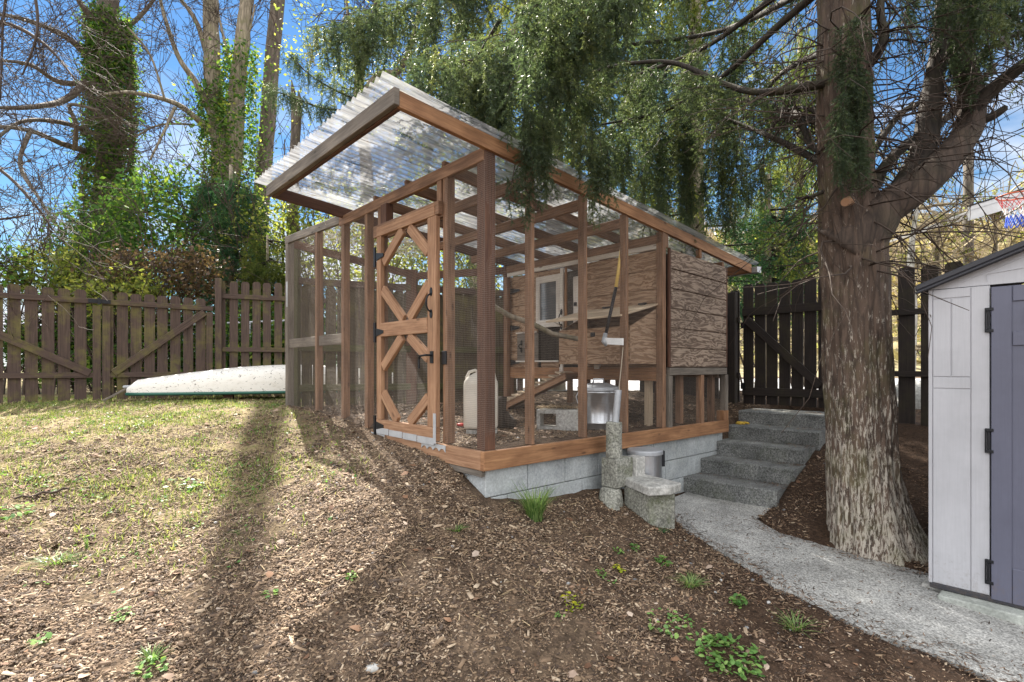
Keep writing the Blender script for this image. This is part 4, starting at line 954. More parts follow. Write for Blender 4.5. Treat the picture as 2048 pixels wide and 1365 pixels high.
# cinder block with straw
kc = P(1118, 850, 4.95); kz = gz(kc.x, kc.y); mb = MB(); X_ = Vector((math.cos(-.25), math.sin(-.25), 0)); Y_ = Vector((-X_.y, X_.x, 0)); o0 = Vector((kc.x, kc.y, kz)) - X_ * .2 - Y_ * .05
for a in (0, .18, .365): mb.box(o0 + X_ * a, X_ * .032, Y_ * .19, zz * .15)
mb.box(o0 + zz * .1495, X_ * .397, Y_ * .19, zz * .035); mb.box(o0 + zz * .0, X_ * .397, Y_ * .19, zz * .03 - zz * .0005)
mb.box(o0 + X_ * .19, X_ * .2, Y_ * -.004, zz * .15)
tag(mb.build('hollow_block', M['cinder'], bevel=.003), 'hollow concrete block topped with straw lying inside the run', 'concrete block')
# log
lc = P(1003, 858, 4.95); lz = gz(lc.x, lc.y)
mb = MB(); mb.tube([(lc.x, lc.y, lz), (lc.x - .01, lc.y, lz + .12), (lc.x + .0, lc.y + .02, lz + .29)], [.06, .055, .055], 12, wob=.2); mb.tube([(lc.x + .02, lc.y, lz + .13), (lc.x + .09, lc.y - .03, lz + .05), (lc.x + .12, lc.y - .04, lz + .03)], [.045, .05, .045], 10, wob=.2)
tag(mb.build('log', M['bark_dark'], smooth=True), 'dark forked log standing behind the wire corner post', 'log')
# roost branch
r0 = P(978, 608, 4.55); pts = [r0, P(1020, 632, 4.6), P(1065, 648, 4.72), P(1105, 668, 4.85), P(1164, 680, 4.98)]
tag(MB().tube(pts, [.024, .022, .024, .023, .022], 10, wob=.15).build('roost_branch', M['bark_grey'], smooth=True), 'crooked grey branch fixed across the run as a perch', 'branch')
# hoe
hoe = empty('hoe', P(1207, 690, 4.62), 'yellow handled hoe hanging blade down behind the wire', 'hoe')
h0 = P(1244, 493, 4.72); h1 = P(1232, 575, 4.70); h2 = P(1211, 672, 4.66)
MB().tube([h0, h1], .0155, 10).build('upper_handle', M['yellow_handle'], hoe, smooth=True); MB().tube([h1, h2], .0145, 10).build('lower_handle', M['black_iron'], hoe, smooth=True)
MB().tube([h2 + Vector((0, 0, .02)), P(1208, 684, 4.64), P(1212, 692, 4.63)], [.018, .024, .012], 8).build('socket', M['galv_dull'], hoe, smooth=True)
MB().prism([P(1209, 676, 4.63), P(1247, 677, 4.62), P(1247, 691, 4.62), P(1209, 689, 4.63)], (0, -.004, 0)).build('blade', M['blade'], hoe)
cd = MB().tube([P(1246, 695, 4.66), P(1243, 730, 4.66), P(1239, 765, 4.66), P(1237, 800, 4.6)], .004, 6).build('cord', M['rope']); tag(cd, 'thin pale cord hanging from the hoe post down to the pipe', 'cord')
wc = P(1235, 795, 4.6); mb = MB(); mb.tube(circ(wc, .02, 10), .004, 5); mb.tube([wc + Vector((.02, 0, 0)), wc + Vector((.03, 0, .03)), wc + Vector((0, 0, .03))], .004, 5); tag(mb.build('green_string', M['green_rope']), 'knot of green string at the end of the pale cord', 'string')
# glove on the step
gc = STEP_O + SA * (TREAD * 4 - .09) + SE * .02 + zz * (SZ0 + RISE * 4); mb = MB()
gc = P(1466, 838, 5.95); s4 = STEP_O + SA * (TREAD * 3 + .18) + SE * .03; gc = Vector((s4.x, s4.y, SZ0 + RISE * 4 - .012))
mb.lathe(gc, [(0, 0), (.045, .0), (.05, .015), (.035, .03), (0, .035)], 10)
for k in range(4): mb.tube([gc + Vector((.03, -.02 + .012 * k, .018)), gc + Vector((.07, -.035 + .022 * k, .02)), gc + Vector((.085, -.04 + .026 * k, .008))], [.011, .01, .008], 7)
mb.tube([gc + Vector((.0, -.03, .015)), gc + Vector((.02, -.07, .012))], [.012, .009], 7)
tag(mb.build('work_glove', M['glove'], smooth=True), 'crumpled yellow work glove left on the fourth step', 'glove')
# upturned boat
A_b = P(255, 783, 7.02); B_b = P(860, 776, 8.75); A_b.z = -.335; B_b.z = -.33; bd = (B_b - A_b); bl = bd.length; bdn = bd.normalized(); bn = bdn.cross(zz).normalized()
canoe = empty('upturned_canoe', A_b.lerp(B_b, .5), 'white scuffed canoe with a green edge lying upside down by the fence', 'canoe')
def hull_pts(f): 
    wdt = .40 * (math.sin(math.pi * min(1, max(0.0, .02 + f * .96)))) ** .6; hgt = .07 + .09 * min(1, f / .03) ** .5 * min(1, (1 - f) / .03 + .01) ** .5 + .21 * math.sin(math.pi * f) ** 1.1
    return wdt, hgt
mb = MB(); ns, nc = 36, 14
for i in range(ns + 1):
    f = i / ns; wdt, hgt = hull_pts(f); c = A_b + bdn * bl * f
    for j in range(nc + 1):
        a = math.pi * j / nc; ca_, sa_ = math.cos(a), math.sin(a)
        mb.v.append(tuple(c + bn * wdt * math.copysign(abs(ca_) ** .75, ca_) + zz * hgt * sa_ ** .7))
for i in range(ns):
    for j in range(nc): mb.f.append((i * (nc + 1) + j, (i + 1) * (nc + 1) + j, (i + 1) * (nc + 1) + j + 1, i * (nc + 1) + j + 1)); mb.uv.append([(0, 0)] * 4); mb.mi.append(0)
for i in (0, ns): 
    b_ = [i * (nc + 1) + j for j in range(nc + 1)]; mb.f.append(tuple(b_ if i else b_[::-1])); mb.uv.append([(0, 0)] * (nc + 1)); mb.mi.append(0)
mb.build('hull', M['canoe'], canoe, smooth=True)
for s_ in (-1, 1):
    pts = [A_b + bdn * bl * (i / 24) + bn * s_ * (hull_pts(i / 24)[0] + .008) - zz * .012 for i in range(25)]; MB().tube(pts, .021, 6).build('gunwale', M['canoe_green'], canoe, smooth=True)
bd_ = MB().beam(hit(205, 806) + zz * .02, P(252, 778, 7.0), .10, .025); tag(bd_.build('plank', M['wood_grey'], bevel=.003), 'short grey plank leaning under the left tip of the canoe', 'plank')
p_ = P(244, 777, 6.97); sh_ = MB().box(p_, (.16, .05, .0), (0, .1, .0), (.0, 0, .035)); tag(sh_.build('metal_bracket', M['galv_dull'], bevel=.01), 'crumpled metal piece between the plank and the canoe tip', 'bracket')
for px in (420, 560):
    q = A_b + bdn * bl * ((px - 255) / 605); zq = gz(q.x, q.y); tag(MB().box(q + bn * -.2 + zz * (zq - q.z - .02), bdn * .12, bn * .4, zz * (q.z - zq + .0)).build('timber_block', M['wood_dark'], bevel=.004), 'dark timber propping the canoe, %s one' % ('left' if px == 420 else 'right'), 'timber')
# basketball hoop, its pole and board out past the frame edge
hp = P(2033, 392, 8.0); hoop = empty('basketball_hoop', Vector((hp.x + 1.2, 8.2, -.6)), 'orange basketball rim with red white and blue net above the shed roof', 'basketball hoop')
MB().tube([hp + Vector((math.cos(a), math.sin(a), 0)) * .228 for a in [2 * math.pi * k / 32 for k in range(33)]], .010, 8).build('rim', M['orange_metal'], hoop, smooth=True)
MB().tube([hp + Vector((.2, .1, 0)), hp + Vector((.45, .2, -.02))], .02, 6).build('bracket', M['orange_metal'], hoop)
MB().box(hp + Vector((.42, -.35, -.1)), (.45, 1.0, 0), (.03, -.01, 0), (0, 0, 1.0)).build('backboard', M['fascia_white'], hoop, bevel=.004)
MB().tube([hp + Vector((1.2, .2, -3.2)), hp + Vector((1.2, .2, 0)), hp + Vector((.7, .2, .4))], .05, 10).build('pole', M['black_iron'], hoop)
for band, (z0, z1, m_) in enumerate(((0, .17, 'red_plastic'), (.17, .30, 'net_white'), (.30, .45, 'net_blue'))):
    mb = MB(); rr = lambda z: .225 - .115 * min(1, z / .30) ** .8 + (.0 if z < .3 else .02 * (z - .3) / .15)
    for k in range(12):
        for s_ in (-1, 1):
            pts = []
            for i in range(4):
                z = z0 + (z1 - z0) * i / 3; a = 2 * math.pi * (k / 12 + s_ * z * .55 + .02 * band); pts.append(hp + Vector((math.cos(a) * rr(z), math.sin(a) * rr(z), -z)))
            mb.tube(pts, .0045 if band == 0 else .007, 5, caps=False)
    mb.build('net', M[m_], hoop)
# carport fascia behind the hoop
cpt = empty('carport', P(2150, 700, 11), 'white edged carport roof above the shed at the right edge', 'carport')
ca0 = P(1938, 412, 11); ca1 = P(2200, 330, 10)
MB().box(ca0 - zz * .12, ca1 - ca0, Vector((.25, 3.0, 0)), zz * .02).build('roof', M['fascia_white'], cpt)
MB().box(ca0 - zz * .30, ca1 - ca0, Vector((.0, .03, 0)), zz * .28).build('fascia_board', M['fascia_white'], cpt); MB().box(ca0 - zz * .018 - Vector((0, .01, 0)), ca1 - ca0, Vector((.0, .06, 0)), zz * .03).build('roof_edge', M['black_iron'], cpt)
MB().box(P(2080, 400, 10.4) + zz * -4.0, (.12, 0, 0), (0, .12, 0), zz * 3.9).build('post', M['fascia_white'], cpt); MB().box(P(2120, 400, 10.3) + zz * -4.0, (.12, 0, 0), (0, .12, 0), zz * 3.9).build('post', M['fascia_white'], cpt)
up0 = P(1938, 740, 15); tag(MB().tube([Vector((up0.x, 15, -.6)), Vector((up0.x - .02, 15, 4.2)), Vector((up0.x, 15, 9.5))], [.13, .12, .10], 14).build('utility_pole', M['bark_pole'], smooth=True), 'plain grey wooden utility pole behind the shed roof', 'utility pole')
# parked white vehicle hint and boulder beyond the right fence are ground stones
for i, (px, Y, r) in enumerate(((1826, 6.6, .3), (1850, 7.1, .22))):
    c = P(px, 700, Y); mb = MB().lathe((c.x, c.y, -.6), [(0, 0), (r, 0), (r * 1.05, r * .5), (r * .8, r * 1.1), (r * .35, r * 1.45), (0, r * 1.5)], 9)
    tag(mb.build('boulder', M['conc_slab'], smooth=True), ('big rounded boulder seen through the gap in the dark fence near the shed', 'smaller boulder right behind the big one beyond the dark fence')[i], 'boulder')
# ---------------------------------------------------------------- vegetation helpers
class Seg:
    def __init__(s): s.a = []
    def add(s, p, q, r0, r1): s.a.append((*p, *q, r0, r1))
    def grow(s, p, d, ln, r, depth, rng, droop=0.0, spread=.7, wig=.25, kids=(2, 4), minr=.0025):
        n = 4 + int(ln * 3) if depth > 0 else 3; step = ln / n; p = Vector(p); d = Vector(d).normalized(); pts = [p.copy()]
        for i in range(n):
            d = (d + Vector((rng.uniform(-1, 1), rng.uniform(-1, 1), rng.uniform(-1, 1) - droop)) * wig * .5).normalized()
            q = p + d * step; r0 = r * (1 - .75 * i / n); r1 = r * (1 - .75 * (i + 1) / n); s.add(p, q, max(r0, minr), max(r1, minr)); p = q; pts.append(p.copy())
        if depth <= 0: return pts
        for k in range(rng.randint(*kids) + int(ln * 1.2)):
            i = rng.randint(1, n); c = pts[i]; dd = (d + Vector((rng.gauss(0, 1), rng.gauss(0, 1), rng.gauss(0, 1))) * spread).normalized()
            s.grow(c, dd, ln * rng.uniform(.35, .65), max(minr, r * .45), depth - 1, rng, droop, spread, wig * 1.15, kids, minr)
        return pts
    def build(s, name, mat, parent=None, sides=3):
        a = np.array(s.a); p, q, r0, r1 = a[:, :3], a[:, 3:6], a[:, 6], a[:, 7]; d = q - p; d /= np.linalg.norm(d, axis=1)[:, None] + 1e-9
        up = np.where(np.abs(d[:, 2:3]) > .9, np.array([[1., 0, 0]]), np.array([[0, 0, 1.]])); x = np.cross(d, up); x /= np.linalg.norm(x, axis=1)[:, None]; y = np.cross(d, x); n = len(a)
        vs = []
        for base, r in ((p - d * (r0 * .3)[:, None], r0), (q + d * (r1 * .3)[:, None], r1)):
            for k in range(sides): an = 2 * math.pi * k / sides; vs.append(base + (x * math.cos(an) + y * math.sin(an)) * r[:, None])
        v = np.stack(vs, 1).reshape(-1, 3); o = (np.arange(n) * 2 * sides)[:, None, None]
        f = np.array([(k, (k + 1) % sides, sides + (k + 1) % sides, sides + k) for k in range(sides)])[None] + o
        return np_mesh(name, v, f.reshape(-1, 4), mat, parent, rs.rand(n).repeat(2 * sides))
rg = random.Random(5)
def spray_template(seed, nl=.055, dens=1.0):
    r = random.Random(seed); v = []; f = []
    def tri(a, b, c): n = len(v); v.extend([tuple(a), tuple(b), tuple(c)]); f.append((n, n + 1, n + 2))
    def stem(p, d, ln, r0, nd):
        n = max(2, int(ln * 8)); pts = [Vector(p)]; d = Vector(d).normalized()
        for i in range(n):
            d = (d + Vector((r.gauss(0, .08), r.gauss(0, .08), -.07))).normalized(); pts.append(pts[-1] + d * (ln / n))
        for a, b in zip(pts, pts[1:]):
            x = (b - a).cross(Vector((.3, .9, .1))).normalized() * r0; y = (b - a).cross(x).normalized() * r0
            tri(a + x, a - x, b); tri(a + y, a - y, b)
        m = int(nd * ln)
        for k in range(m):
            t = (k + r.random()) / m * (len(pts) - 1); i = min(int(t), len(pts) - 2); c = pts[i].lerp(pts[i + 1], t - i); dd = (pts[i + 1] - pts[i]).normalized()
            q = Vector((r.gauss(0, 1), r.gauss(0, 1), r.gauss(0, 1))); q = (q - dd * q.dot(dd)).normalized(); nd_ = (dd * .75 + q).normalized(); L_ = nl * r.uniform(.7, 1.2)
            s_ = nd_.cross(Vector((r.gauss(0, 1), r.gauss(0, 1), r.gauss(0, 1)))).normalized() * nl * .14
            tri(c - s_, c + s_, c + nd_ * L_)
        return pts
    pts = stem((0, 0, 0), (0, 0, -1), 1.0, .006, 115 * dens)
    for k in range(14):
        t = .04 + k * .066; i = min(int(t * (len(pts) - 1)), len(pts) - 2); a = k * 2.4 + r.uniform(-.5, .5)
        stem(pts[i], (math.cos(a), math.sin(a), -.55), .30 * (1.05 - t) + .06, .004, 125 * dens)
    return np.array(v), np.array(f)
TEMPL = [spray_template(i) for i in range(5)]; TFAR = [spray_template(20 + i, .085, .42) for i in range(3)]
def sprays(name, items, mat, parent, tm=TEMPL, tilt=.34):
    """items: (x, y, z, length, shade)"""
    it = np.array(items); k = len(tm); VV = []; FF = []; RR = []; off = 0
    for j in range(k):
        s_ = it[j::k]
        if not len(s_): continue
        tv, tf = tm[j]; R_ = rots(len(s_), tilt); v = np.einsum('nij,nkj->nki', R_, tv[None] * s_[:, 3][:, None, None]) + s_[:, None, :3]
        VV.append(v.reshape(-1, 3)); FF.append((tf[None] + (np.arange(len(s_)) * len(tv))[:, None, None]).reshape(-1, 3) + off); off += len(s_) * len(tv)
        RR.append(np.clip(s_[:, 4:5] + .22 * (np.repeat(rs.rand(len(s_), len(tv) // 3), 3, axis=1) - .5), 0, 1).ravel())
    return np_mesh(name, np.concatenate(VV), np.concatenate(FF), mat, parent, np.concatenate(RR))
def spline(pts, n=5):
    out = []; m = len(pts)
    for i in range(m - 1):
        p0, p1, p2, p3 = pts[max(i - 1, 0)], pts[i], pts[i + 1], pts[min(i + 2, m - 1)]
        for k in range(n):
            t = k / n; out.append(.5 * ((2 * p1) + (p2 - p0) * t + (2 * p0 - 5 * p1 + 4 * p2 - p3) * t * t + (3 * p1 - p0 - 3 * p2 + p3) * t ** 3))
    return out + [pts[-1]]
def pix(lst): return [P(*a) for a in lst]

# ---------------------------------------------------------------- the big spruce by the steps
tb = Vector((2.60, 4.02, 0)); zb = -1.36
spruce = empty('spruce_tree', (tb.x, tb.y, zb), 'big spruce with pale streaked bark and drooping needles beside the concrete steps', 'spruce tree')
tp = [(.08, -.25, .34), (.08, .0, .315), (.065, .12, .29), (.04, .3, .268), (.01, .55, .252), (0, .9, .243), (-.035, 1.5, .236), (-.06, 2.1, .235), (-.07, 2.35, .24), (-.10, 2.62, .21), (-.12, 3.0, .19), (-.13, 3.6, .187), (-.14, 4.6, .175), (-.15, 7, .15), (-.1, 10, .11), (-.1, 14, .04)]
mb = MB(); pts = [Vector((tb.x + a, tb.y, zb + b)) for a, b, _ in tp]; rr = [c * .91 for _, _, c in tp]; pts = spline(pts, 9); rr2 = [v.x for v in spline([Vector((r_, 0, 0)) for r_ in rr], 9)]
nn = 128; b0 = 0
for i, p in enumerate(pts):
    h = p.z - zb
    for k in range(nn):
        a = 2 * math.pi * k / nn; fl = max(0, 1 - h / .75); lobe = 1 + fl * fl * (.16 * max(0, math.cos(a * 3 + .6)) + .14 * max(0, math.cos(a * 5 + 2.2)))
        if math.cos(a + .9) > 0: lobe += fl ** 1.5 * .30 * math.cos(a + .9) ** 2
        nzv = .022 * mnoise.noise(Vector((math.cos(a) * 6, math.sin(a) * 6, h * 1.4))) + .012 * mnoise.noise(Vector((math.cos(a) * 18, math.sin(a) * 18, h * 3.5)))
        nzv += .016 * (abs(mnoise.noise(Vector((math.cos(a) * 13, math.sin(a) * 13, h * 2.2)))) - .25) + .006 * mnoise.noise(Vector((math.cos(a) * 34, math.sin(a) * 34, h * 9)))
        r_ = rr2[i] * lobe + nzv * min(1, rr2[i] * 5); mb.v.append((p.x + math.cos(a) * r_, p.y + math.sin(a) * r_, p.z))
for i in range(len(pts) - 1):
    for k in range(nn): k2 = (k + 1) % nn; mb.f.append((i * nn + k, i * nn + k2, (i + 1) * nn + k2, (i + 1) * nn + k)); mb.uv.append([(0, 0)] * 4); mb.mi.append(0)
mb.build('trunk', M['bark_spruce'], spruce, smooth=True)
tk = MB(); c = P(1700, 402, 3.80); tk.tube([c, P(1690, 405, 3.72)], [.034, .028], 10); tk.build('branch_stub', M['wood_door'], spruce)
limbs = [
 ([(1650, 168, 3.98), (1530, 186, 4.2), (1450, 170, 4.5), (1340, 125, 4.8), (1200, 140, 4.9), (1090, 200, 4.7)], .035, .75, .35),
 ([(1690, -60, 4.0), (1560, 50, 4.4), (1430, 165, 4.8), (1320, 225, 5.1), (1200, 250, 5.2)], .035, .6, .3),
 ([(1660, -90, 4.0), (1530, 10, 4.5), (1400, 100, 5.0), (1220, 170, 5.2), (1060, 230, 4.9)], .03, 1.1, .4),
 ([(1690, -260, 4.0), (1400, -60, 4.4), (1180, 20, 4.2), (1040, 70, 4.1), (930, 130, 4.3)], .04, 1.3, .45),
 ([(1690, -330, 4.0), (1300, -150, 5.0), (1000, -50, 5.4), (800, 20, 5.9), (700, 60, 6.1)], .04, 1.1, .4),
 ([(1650, 330, 4.1), (1520, 265, 4.8), (1400, 230, 5.4), (1290, 270, 5.8)], .03, .55, .25),
 ([(1650, 250, 4.2), (1500, 200, 6.0), (1350, 170, 7.0), (1150, 190, 7.6)], .035, .6, .3),
 ([(1680, -60, 4.1), (1450, 60, 6.2), (1250, 90, 7.2), (1050, 100, 8.0), (900, 120, 8.2)], .035, 1.2, .4),
 ([(1660, 100, 4.2), (1560, 150, 5.0), (1480, 240, 6.0), (1380, 290, 6.6)], .03, .5, .25),
 ([(1690, -500, 4.0), (1350, -300, 5.2), (1050, -220, 6.2), (850, -120, 6.8)], .04, 1.2, .3),
 ([(1690, -420, 4.0), (1500, -260, 3.4), (1250, -120, 3.2), (1120, -20, 3.25)], .035, 1.2, .35),
 ([(1690, -600, 4.0), (1500, -500, 5.6), (1200, -420, 7.4), (950, -330, 8.6)], .04, 1.2, .3),
 ([(1690, -760, 4.0), (1300, -600, 5.0), (1000, -450, 5.8)], .04, 1.2, .3),
]
rlimbs = [
 ([(1760, -120, 4.0), (1860, -90, 3.7), (1960, -60, 3.5), (2080, -30, 3.4)], .035, 1.0, .25),
 ([(1740, -250, 4.0), (1850, -220, 4.6), (2000, -160, 5.2)], .03, .9, .2),
 ([(1735, -50, 4.05), (1800, -60, 4.6), (1880, -20, 5.2), (1960, 30, 5.8)], .025, .6, .1),
]
lm = MB(); tw = Seg(); items = []; gl = random.Random(3)
def foliage_on(pts, reach, dens, shade, hang=(.26, .62), start=.36):
    d_tot = sum((b - a).length for a, b in zip(pts, pts[1:])); nb_ = int(d_tot * 7 * dens)
    for k in range(nb_):
        f = start + (1 - start) * gl.random(); j = min(int(f * (len(pts) - 1)), len(pts) - 2); c = pts[j].lerp(pts[j + 1], gl.random()); d = (pts[j + 1] - pts[j]).normalized()
        sd_ = d.cross(zz).normalized() * gl.choice((-1, 1)); dir_ = (d * gl.uniform(.3, 1) + sd_ * gl.uniform(.5, 1) + zz * gl.uniform(-.25, .15)).normalized()
        ln = reach * gl.uniform(.35, 1.0); n = max(3, int(ln / .085)); p = c.copy()
        for i in range(n):
            dir_ = (dir_ + zz * -.06 + Vector((gl.gauss(0, .06), gl.gauss(0, .06), 0))).normalized(); q = p + dir_ * (ln / n); tw.add(p, q, .006 * (1 - .6 * i / n), .0055 * (1 - .6 * (i + 1) / n)); p = q
            if gl.random() < .88:
                items.append((p.x + gl.gauss(0, .01), p.y + gl.gauss(0, .01), p.z, gl.uniform(*hang), min(1, max(0, gl.gauss(shade, .16)))))
for (pl, r, dens, _) in limbs + rlimbs:
    pts = spline(pix(pl), 6); lm.tube(pts, [r * (1 - .75 * i / (len(pts) - 1)) for i in range(len(pts))], 8, wob=.2)
    foliage_on(pts, .75 if dens > .9 else .55, dens, .42)
def strand(px, py0, py1, Y, shade=.45, w=.02, ln=.32):
    a = P(px, py0, Y); b = P(px + gl.uniform(-8, 8), py1, Y); L_ = (a - b).length; n = max(1, int(L_ / .11)); p = a
    for i in range(n):
        q = a.lerp(b, (i + 1) / n) + Vector((gl.gauss(0, w), gl.gauss(0, w), 0)); tw.add(p, q, .004, .0035); p = q
        [items.append((p.x + gl.gauss(0, .02), p.y + gl.gauss(0, .03), p.z + .12, ln * gl.uniform(.7, 1.1), min(1, max(0, gl.gauss(shade, .12))))) for _ in range(3)]
for a in ((1062, 230, 400, 3.72), (1085, 250, 385, 3.75), (1098, 210, 340, 3.8), (1045, 240, 330, 3.75), (1030, 330, 390, 3.7), (1185, 260, 390, 3.95), (1200, 280, 400, 4.0), (1170, 250, 350, 4.0), (1215, 300, 360, 4.0),
          (1290, 330, 440, 5.2), (1312, 290, 470, 5.4), (1385, 280, 455, 5.6), (1375, 250, 480, 5.5), (1440, 300, 450, 5.7), (1455, 290, 465, 5.7), (1250, 280, 400, 5.0), (1340, 280, 430, 5.5), (1500, 260, 420, 6.0), (1415, 300, 430, 5.9), (1530, 280, 380, 5.6),
          (1365, 250, 440, 5.7), (1476, 280, 400, 5.9), (1270, 300, 390, 6.4), (1325, 250, 410, 6.4), (1230, 260, 360, 5.6), (1140, 230, 330, 4.6), (1120, 220, 300, 4.5), (1000, 190, 270, 4.4), (960, 170, 260, 4.5)):
    strand(*a)
for a in ((1685, 60, 330, 3.66), (1700, 40, 350, 3.64), (1712, 120, 360, 3.62), (1725, 150, 350, 3.64), (1692, 160, 330, 3.6), (1708, 40, 300, 3.66), (1675, 240, 340, 3.62), (1735, 280, 360, 3.66)): strand(*a, shade=.3, ln=.24)
for a in ((1905, -40, 60, 3.5), (1950, -40, 90, 3.4), (1925, -20, 110, 3.6), (2000, -30, 60, 3.5), (2035, -10, 80, 3.4), (1885, -30, 50, 3.7), (1975, -20, 50, 3.3), (1830, -60, 20, 3.8), (1915, 60, 150, 3.75), (1940, 90, 190, 3.78)): strand(*a, shade=.35, ln=.26)
# two long thin arms reaching left over the roof
for pl in ([(1000, 40, 5.9), (900, 190, 6.2), (790, 225, 6.2), (690, 190, 6.1), (620, 150, 6.0), (578, 108, 6.0)], [(900, 190, 6.2), (780, 250, 6.0), (700, 225, 5.9), (640, 215, 5.9), (585, 195, 5.9), (548, 182, 5.9)]):
    pts = spline(pix(pl), 8); lm.tube(pts, [.022 * (1 - .8 * i / (len(pts) - 1)) for i in range(len(pts))], 7)
    for i, p in enumerate(pts):
        for k in range(3): items.append((p.x + gl.gauss(0, .05), p.y + gl.gauss(0, .06), p.z + gl.gauss(.03, .03), gl.uniform(.12, .26), gl.uniform(.1, .4)))
# heavy right limb, uprights and stubs
RL = spline(pix([(1690, 500, 4.04), (1762, 425, 3.90), (1840, 368, 3.8), (1900, 310, 3.8), (1940, 255, 3.85), (1945, 190, 3.9), (1925, 110, 3.95), (1920, 0, 4.0), (1915, -200, 4.1)]), 6)
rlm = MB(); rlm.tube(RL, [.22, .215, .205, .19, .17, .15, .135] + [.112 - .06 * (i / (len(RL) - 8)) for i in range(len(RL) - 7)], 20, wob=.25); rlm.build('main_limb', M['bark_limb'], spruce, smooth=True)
def limb(pl, r0, r1, n=10): pts = spline(pix(pl), 5); lm.tube(pts, [r0 + (r1 - r0) * i / (len(pts) - 1) for i in range(len(pts))], n, wob=.2); return pts
rl2 = limb([(1790, 405, 3.9), (1840, 320, 3.9), (1858, 230, 3.95), (1870, 150, 4.0), (1888, 60, 4.0), (1890, -60, 4.0), (1880, -200, 4.1)], .085, .05)
rl3 = limb([(1940, 230, 3.85), (1975, 190, 3.8), (2048, 130, 3.7), (2160, 60, 3.6)], .055, .03)
limb([(1950, 245, 3.84), (1985, 232, 3.8), (2010, 216, 3.78)], .035, .022); rl4 = limb([(1930, 150, 3.9), (1990, 90, 4.0), (2060, 60, 4.1)], .03, .015)
rl5 = limb([(1730, 400, 3.9), (1790, 310, 4.1), (1900, 230, 4.3), (1990, 130, 4.6)], .045, .02); rl6 = limb([(1700, 380, 4.0), (1790, 240, 4.4), (1850, 200, 4.6), (1920, 170, 4.9)], .03, .012)
rl7 = limb([(1720, 150, 4.0), (1765, 90, 3.9), (1760, 20, 3.9), (1770, -60, 3.9)], .035, .02); rl8 = limb([(1655, 380, 4.0), (1620, 395, 3.95), (1592, 396, 3.9)], .018, .006)
rl9 = limb([(1660, 310, 4.0), (1620, 290, 4.2), (1600, 240, 4.4), (1560, 235, 4.6)], .028, .012); rl10 = limb([(1665, 240, 4.0), (1590, 215, 4.6), (1540, 260, 5.0)], .018, .008)
gt2 = random.Random(9)
for pts, n, ln in ((RL, 60, .7), (rl2, 60, .7), (rl3, 24, .7), (rl4, 14, .5), (rl5, 45, .65), (rl6, 40, .65), (rl7, 20, .6), (rl9, 30, .6), (rl10, 20, .6), (rl8, 6, .3)):
    for k in range(n):
        p = gt2.choice(pts[2:]); d = Vector((gt2.gauss(0, 1), gt2.gauss(0, .6), gt2.gauss(-.1, .6)))
        tw.grow(p, d, ln * gt2.uniform(.4, 1.1), .007, 1, gt2, .3, .7, 1.1, (1, 3), .0022)
for k in range(140):                          # dead twigs straight off the trunk
    z = gt2.uniform(1.2, 3.6) if k > 20 else gt2.uniform(.7, 1.2); a = gt2.uniform(0, 6.28); d = Vector((math.cos(a), math.sin(a), gt2.uniform(-.5, .2)))
    tw.grow(Vector((tb.x - .12, tb.y, z)) + d * .18, d, gt2.uniform(.3, 1.3), .008, 1, gt2, .25, .6, .7, (2, 4), .0022)
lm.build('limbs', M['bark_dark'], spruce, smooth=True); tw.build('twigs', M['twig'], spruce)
sprays('foliage', items, M['needle'], spruce)
# upper crown, out of the frame but casting its shade on the garden
up = []
for k in range(250):
    h = gl.uniform(4.3, 13); rad = (14 - h) * .30 * math.sqrt(gl.random()); a = gl.uniform(0, 6.28)
    for j in range(2): up.append((tb.x - .1 + rad * math.cos(a) + gl.gauss(0, .15), tb.y + .8 + rad * math.sin(a) * 1.15 + gl.gauss(0, .15), h - rad * .25, gl.uniform(.6, 1.0), .4))
sprays('upper_foliage', up, M['needle'], spruce, TFAR, .9)

# ---------------------------------------------------------------- trees beyond the fences
def crown_pts(c, rad, ncl, per, cs, rng, shell=.35):
    out = []
    for k in range(ncl):
        while True:
            u = rng.uniform(-1, 1, 3); q = (u ** 2).sum()
            if shell * .5 < q < 1: break
        ce = np.array(c) + u * np.array(rad); out.append(ce + rng.normal(0, cs, (per, 3)) * (1, 1, .8))
    return np.concatenate(out)
nr_ = np.random.RandomState(4)
def polytrunk(mb, pl, r0, r1, n=12, wob=.2, p=1.0):
    pts = spline(pix(pl), 5); m = len(pts); mb.tube(pts, [r0 + (r1 - r0) * (i / (m - 1)) ** p for i in range(m)], n, wob=wob); return pts
def leaves_along(pts, radii, n, rng, thick=.12):
    out = []; m = len(pts)
    for k in range(n):
        t = rng.rand() * (m - 1); i = min(int(t), m - 2); c = pts[i].lerp(pts[i + 1], t - i); r = radii[0] + (radii[1] - radii[0]) * t / (m - 1)
        a = rng.rand() * 6.28; rr_ = r * (1 + rng.normal(0, .13) + thick * abs(rng.normal()) * (rng.rand() < .3) * 2); out.append((c.x + math.cos(a) * rr_, c.y + math.sin(a) * rr_, c.z + rng.normal(0, .1)))
    return np.array(out)
